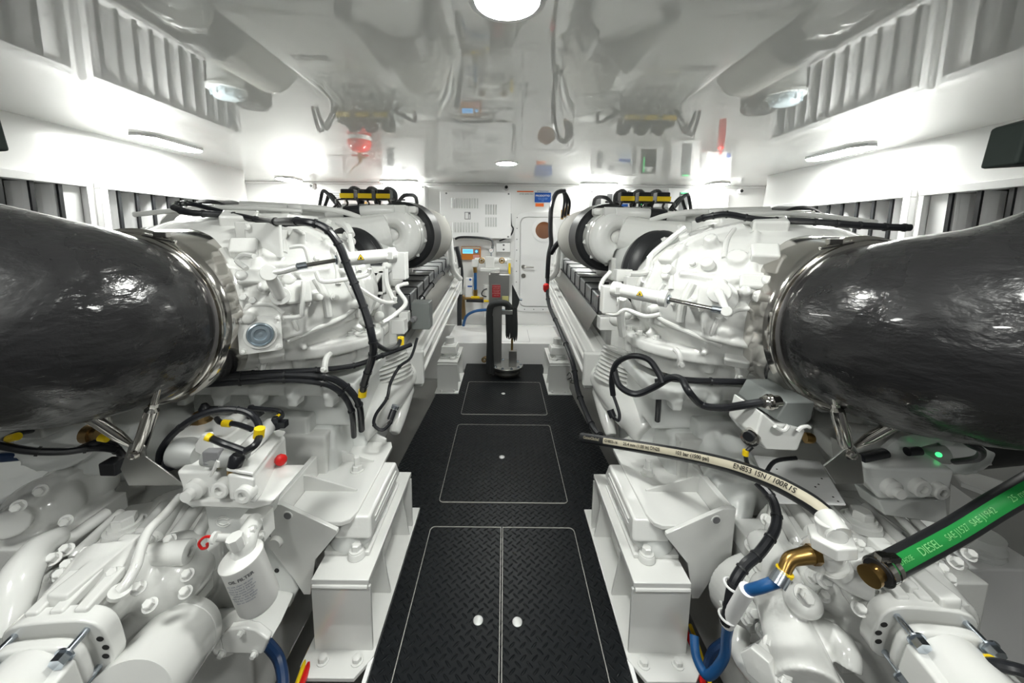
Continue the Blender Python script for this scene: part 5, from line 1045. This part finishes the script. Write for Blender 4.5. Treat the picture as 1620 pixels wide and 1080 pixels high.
obj('brass_body', MB().cyl(ff(732, 468), ff(734, 505), .032).cyl(ff(724, 470), ff(735, 470), .035), BZ, t); obj('black_pipe', MB().cyl(ff(738, 475), ff(765, 476), .026), CB, t); obj('yellow_lever', MB().box(ff(771, 476, 5.5), (.11, .02, .032)), YE, t, bev=.006)
tag(obj('yellow_valve_handle', MB().box(ff(806, 425, 5.5), (.035, .02, .17)), YE, bev=.008), 'upright yellow valve handle right of the fuel filter', 'valve')
pipe('blue_hose', PP([(733, 515, 5.55), (738, 500, 5.5), (752, 492, 5.45), (775, 490, 5.45), (800, 492, 5.5)]), .022, BL, 'blue hose curving behind the steel pump column', 'hose')
pipe('white_cable', PP([(720, 378, 5.6), (730, 375, 5.6), (760, 376, 5.6), (778, 380, 5.6), (779, 393, 5.55)]), .018, CB, 'black conduit running under the louvred cabinet', 'cable')
pipe('cabinet_cable', PP([(808, 338, 5.8), (809, 355, 5.75), (812, 362, 5.7), (808, 372, 5.7), (800, 377, 5.7), (790, 381, 5.7)]), .012, CB, 'thin black cables hanging off the right edge of the louvred cabinet', 'cable')
pipe('black_pipe', PP([(722, 390, 5.4), (727, 410, 5.4), (730, 440, 5.4), (727, 480, 5.3), (727, 515, 5.2)]), .035, CB, 'black pipe running down beside the far left engine', 'pipe')
pipe('black_hose', PP([(776, 455, 5.58), (765, 459, 5.45), (763, 467, 5.45), (776, 470, 5.58)]), .010, CB, 'thin black hose looping left of the steel pump column', 'hose')

# ------------------------------------------------------------ steel pump column on the walkway
cy = 4.5; cp = lambda a, b, y=cy: P(a, b, y=y)
base = V((.0, 4.45, 0)); t = thing('pump_column', base, 'stainless steel lift pump column on a round flange, wound with a black hose', 'pump')
xo = P(802, 590, y=4.45).x; bc = V((xo, 4.5, .0))
q = MB().lathe(bc+Z*.085, Z, [(0, .20), (.03, .205), (.035, .20)], 40); fl = obj('round_flange', q, SB, t, bev=.003)
for i in range(10): a_ = R(i*36); obj('flange_bolt', MB().bolt(bc+V((.175*math.cos(a_), .175*math.sin(a_), .12)), Z, .014, .014), ZN, fl)
q = MB().lathe(bc, Z, [(0, .15), (.03, .165), (.085, .15)], 32); obj('pump_foot', q, mat('dark_worn_steel', (.12, .12, .11), .45, metal=.7, bump=.2), t)
x0, x1 = cp(776, 0).x, cp(811, 0).x; zt, zm, zb_ = cp(790, 433).z, cp(790, 478).z, .12
obj('upper_case', MB().bx(x0, x1, 4.40, 4.58, zm, zt), SB, t, bev=.006)
x2, x3 = cp(783, 0).x, cp(799, 0).x
obj('lower_post', MB().bx(x2, x3, 4.42, 4.56, zb_, zm), SB, t, bev=.004)
obj('bracket_arm', MB().bx(x0+.02, x0+.13, 4.38, 4.6, zt-.0, zt+.03), SB, t, bev=.003)
obj('side_rod', MB().cyl(bc+V((.06, -.02, .12)), bc+V((.06, -.02, .9)), .014), BR, t); obj('rod_block', MB().bx(xo+.02, xo+.12, 4.42, 4.5, .12, .32), SB, t, bev=.005)
lb = obj('red_label', MB().bx(cp(782, 0).x, cp(796, 0).x, 4.394, 4.4, cp(0+790, 468).z, cp(790, 449).z), RL, t)
for i in range(6): text('print', ('ATTENTION', 'LIFT PUMP', 'read manual', 'DANGER', 'ATTENTION', 'keep dry')[i], mat('pink_print', (.75, .4, .38), .5), lb, ((cp(789, 0).x), 4.393, cp(790, 449).z-.02-i*.021), X, Z, .017)
yl = obj('yellow_label', MB().bx(cp(799, 0).x, cp(810, 0).x, 4.394, 4.4, cp(790, 475).z, cp(790, 466).z), mat('pale_yellow_label', (.65, .62, .25), .5), t)
obj('clamp_bar', MB().bx(cp(799, 0).x, cp(817, 0).x, 4.3, 4.34, cp(790, 492).z, cp(790, 488).z+.02), SB, t, bev=.004)
# black hose draped on it
q = MB(); pp = lambda l: [P(a, b, y=c) for a, b, c in l]
q.tube(pp([(806, 486, 4.36), (800, 480, 4.34), (788, 479, 4.32), (777, 484, 4.34), (774, 500, 4.36), (775, 540, 4.36), (774, 575, 4.36), (775, 590, 4.36)]), .040, 14, 5)
q.tube(pp([(776, 500, 4.40), (777, 560, 4.40), (779, 592, 4.38)]), .03, 12, 3)
obj('flat_hose', q, BKM, t)
q = MB()
for i in range(13):
    a0 = 802+i*1.25; L_ = random.uniform(0, 10); q.tube(pp([(a0-1, 486, 4.34+.01*(i % 3)), (a0, 510, 4.33), (a0+random.uniform(-1, 2), 530, 4.33), (a0+random.uniform(-1, 2), 532+L_, 4.33)]), [.016, .017, .012, .004], 7, 3)
obj('hose_tails', q, BKM, t)
q = MB().prism(pp([(810, 450, 4.45), (813, 455, 4.42), (822, 474, 4.40), (821, 480, 4.40), (812, 505, 4.38), (810, 505, 4.4)]), (0, .03, 0)); obj('folded_hose_end', q, BKM, t)
obj('swivel_pin', MB().cyl(cp(811, 472), cp(826, 474), .016), ZN, t)
q = MB().lathe(P(768, 567, y=4.6), V((-.3, -1, 0)), [(0, .035), (.06, .035), (.06, .02), (.01, .02)], 20, close=False); tag(obj('drain_pipe', q, BZ), 'short open pipe end at the foot of the steel pump column', 'pipe')

# ------------------------------------------------------------ hanging black panels, clear-bowl strainers
for s in (-1, 1):
    sn = side_name(s)
    if s > 0: pts = [P(1548, 268, y=1.4), P(1566, 204, y=1.4), P(1660, 178, y=1.4), P(1660, 258, y=1.4), P(1620, 264, y=1.4)]
    else: pts = [P(18, 240, y=1.4), P(-2, 172, y=1.4), P(-90, 150, y=1.4), P(-80, 245, y=1.4)]
    tag(obj('insulation_blanket', MB().prism(pts, (0, -.10, 0)), mat('dark_grey_blanket', (.02, .03, .026), .7, bump=.4, bscale=9), bev=.01), 'dark grey insulation pad at the %s edge, above the black exhaust elbow' % sn, 'pad')
    p = V((s*2.78, 3.85, 1.70)); t = thing('water_strainer', p, 'white strainer with a clear ribbed bowl, mirrored in the ceiling by the %s louvres' % sn, 'strainer')
    obj('body', MB().lathe(p, Z, [(0, .14), (.12, .15), (.2, .15), (.22, .17), (.25, .17)], 32), WG, t)
    obj('stand', MB().cyl(V((s*2.78, 3.85, FL)), p, .05), WG, t)
    q = MB().lathe(p+Z*.25, Z, [(0, .14), (.05, .13), (.08, .10), (.09, .0)], 32, close=False)
    for i in range(12): a_ = R(i*30); q.box(p+V((.13*math.cos(a_), .13*math.sin(a_), .28)), (.012, .012, .07))
    obj('clear_lid', q, mat('pale_blue_bowl', (.55, .65, .70), .15, coat=.5), t)
    tag(obj('blower', MB().lathe((s*2.95, 4.5, 1.5), Z, [(0, .16), (.05, .19), (.35, .19), (.4, .15)], 32).cyl((s*2.95, 4.5, FL), (s*2.95, 4.5, 1.51), .05), DK), 'dark round blower behind the %s engine, mirrored in the ceiling' % sn, 'blower')
bpy.data.meshes.remove(q) if False else None
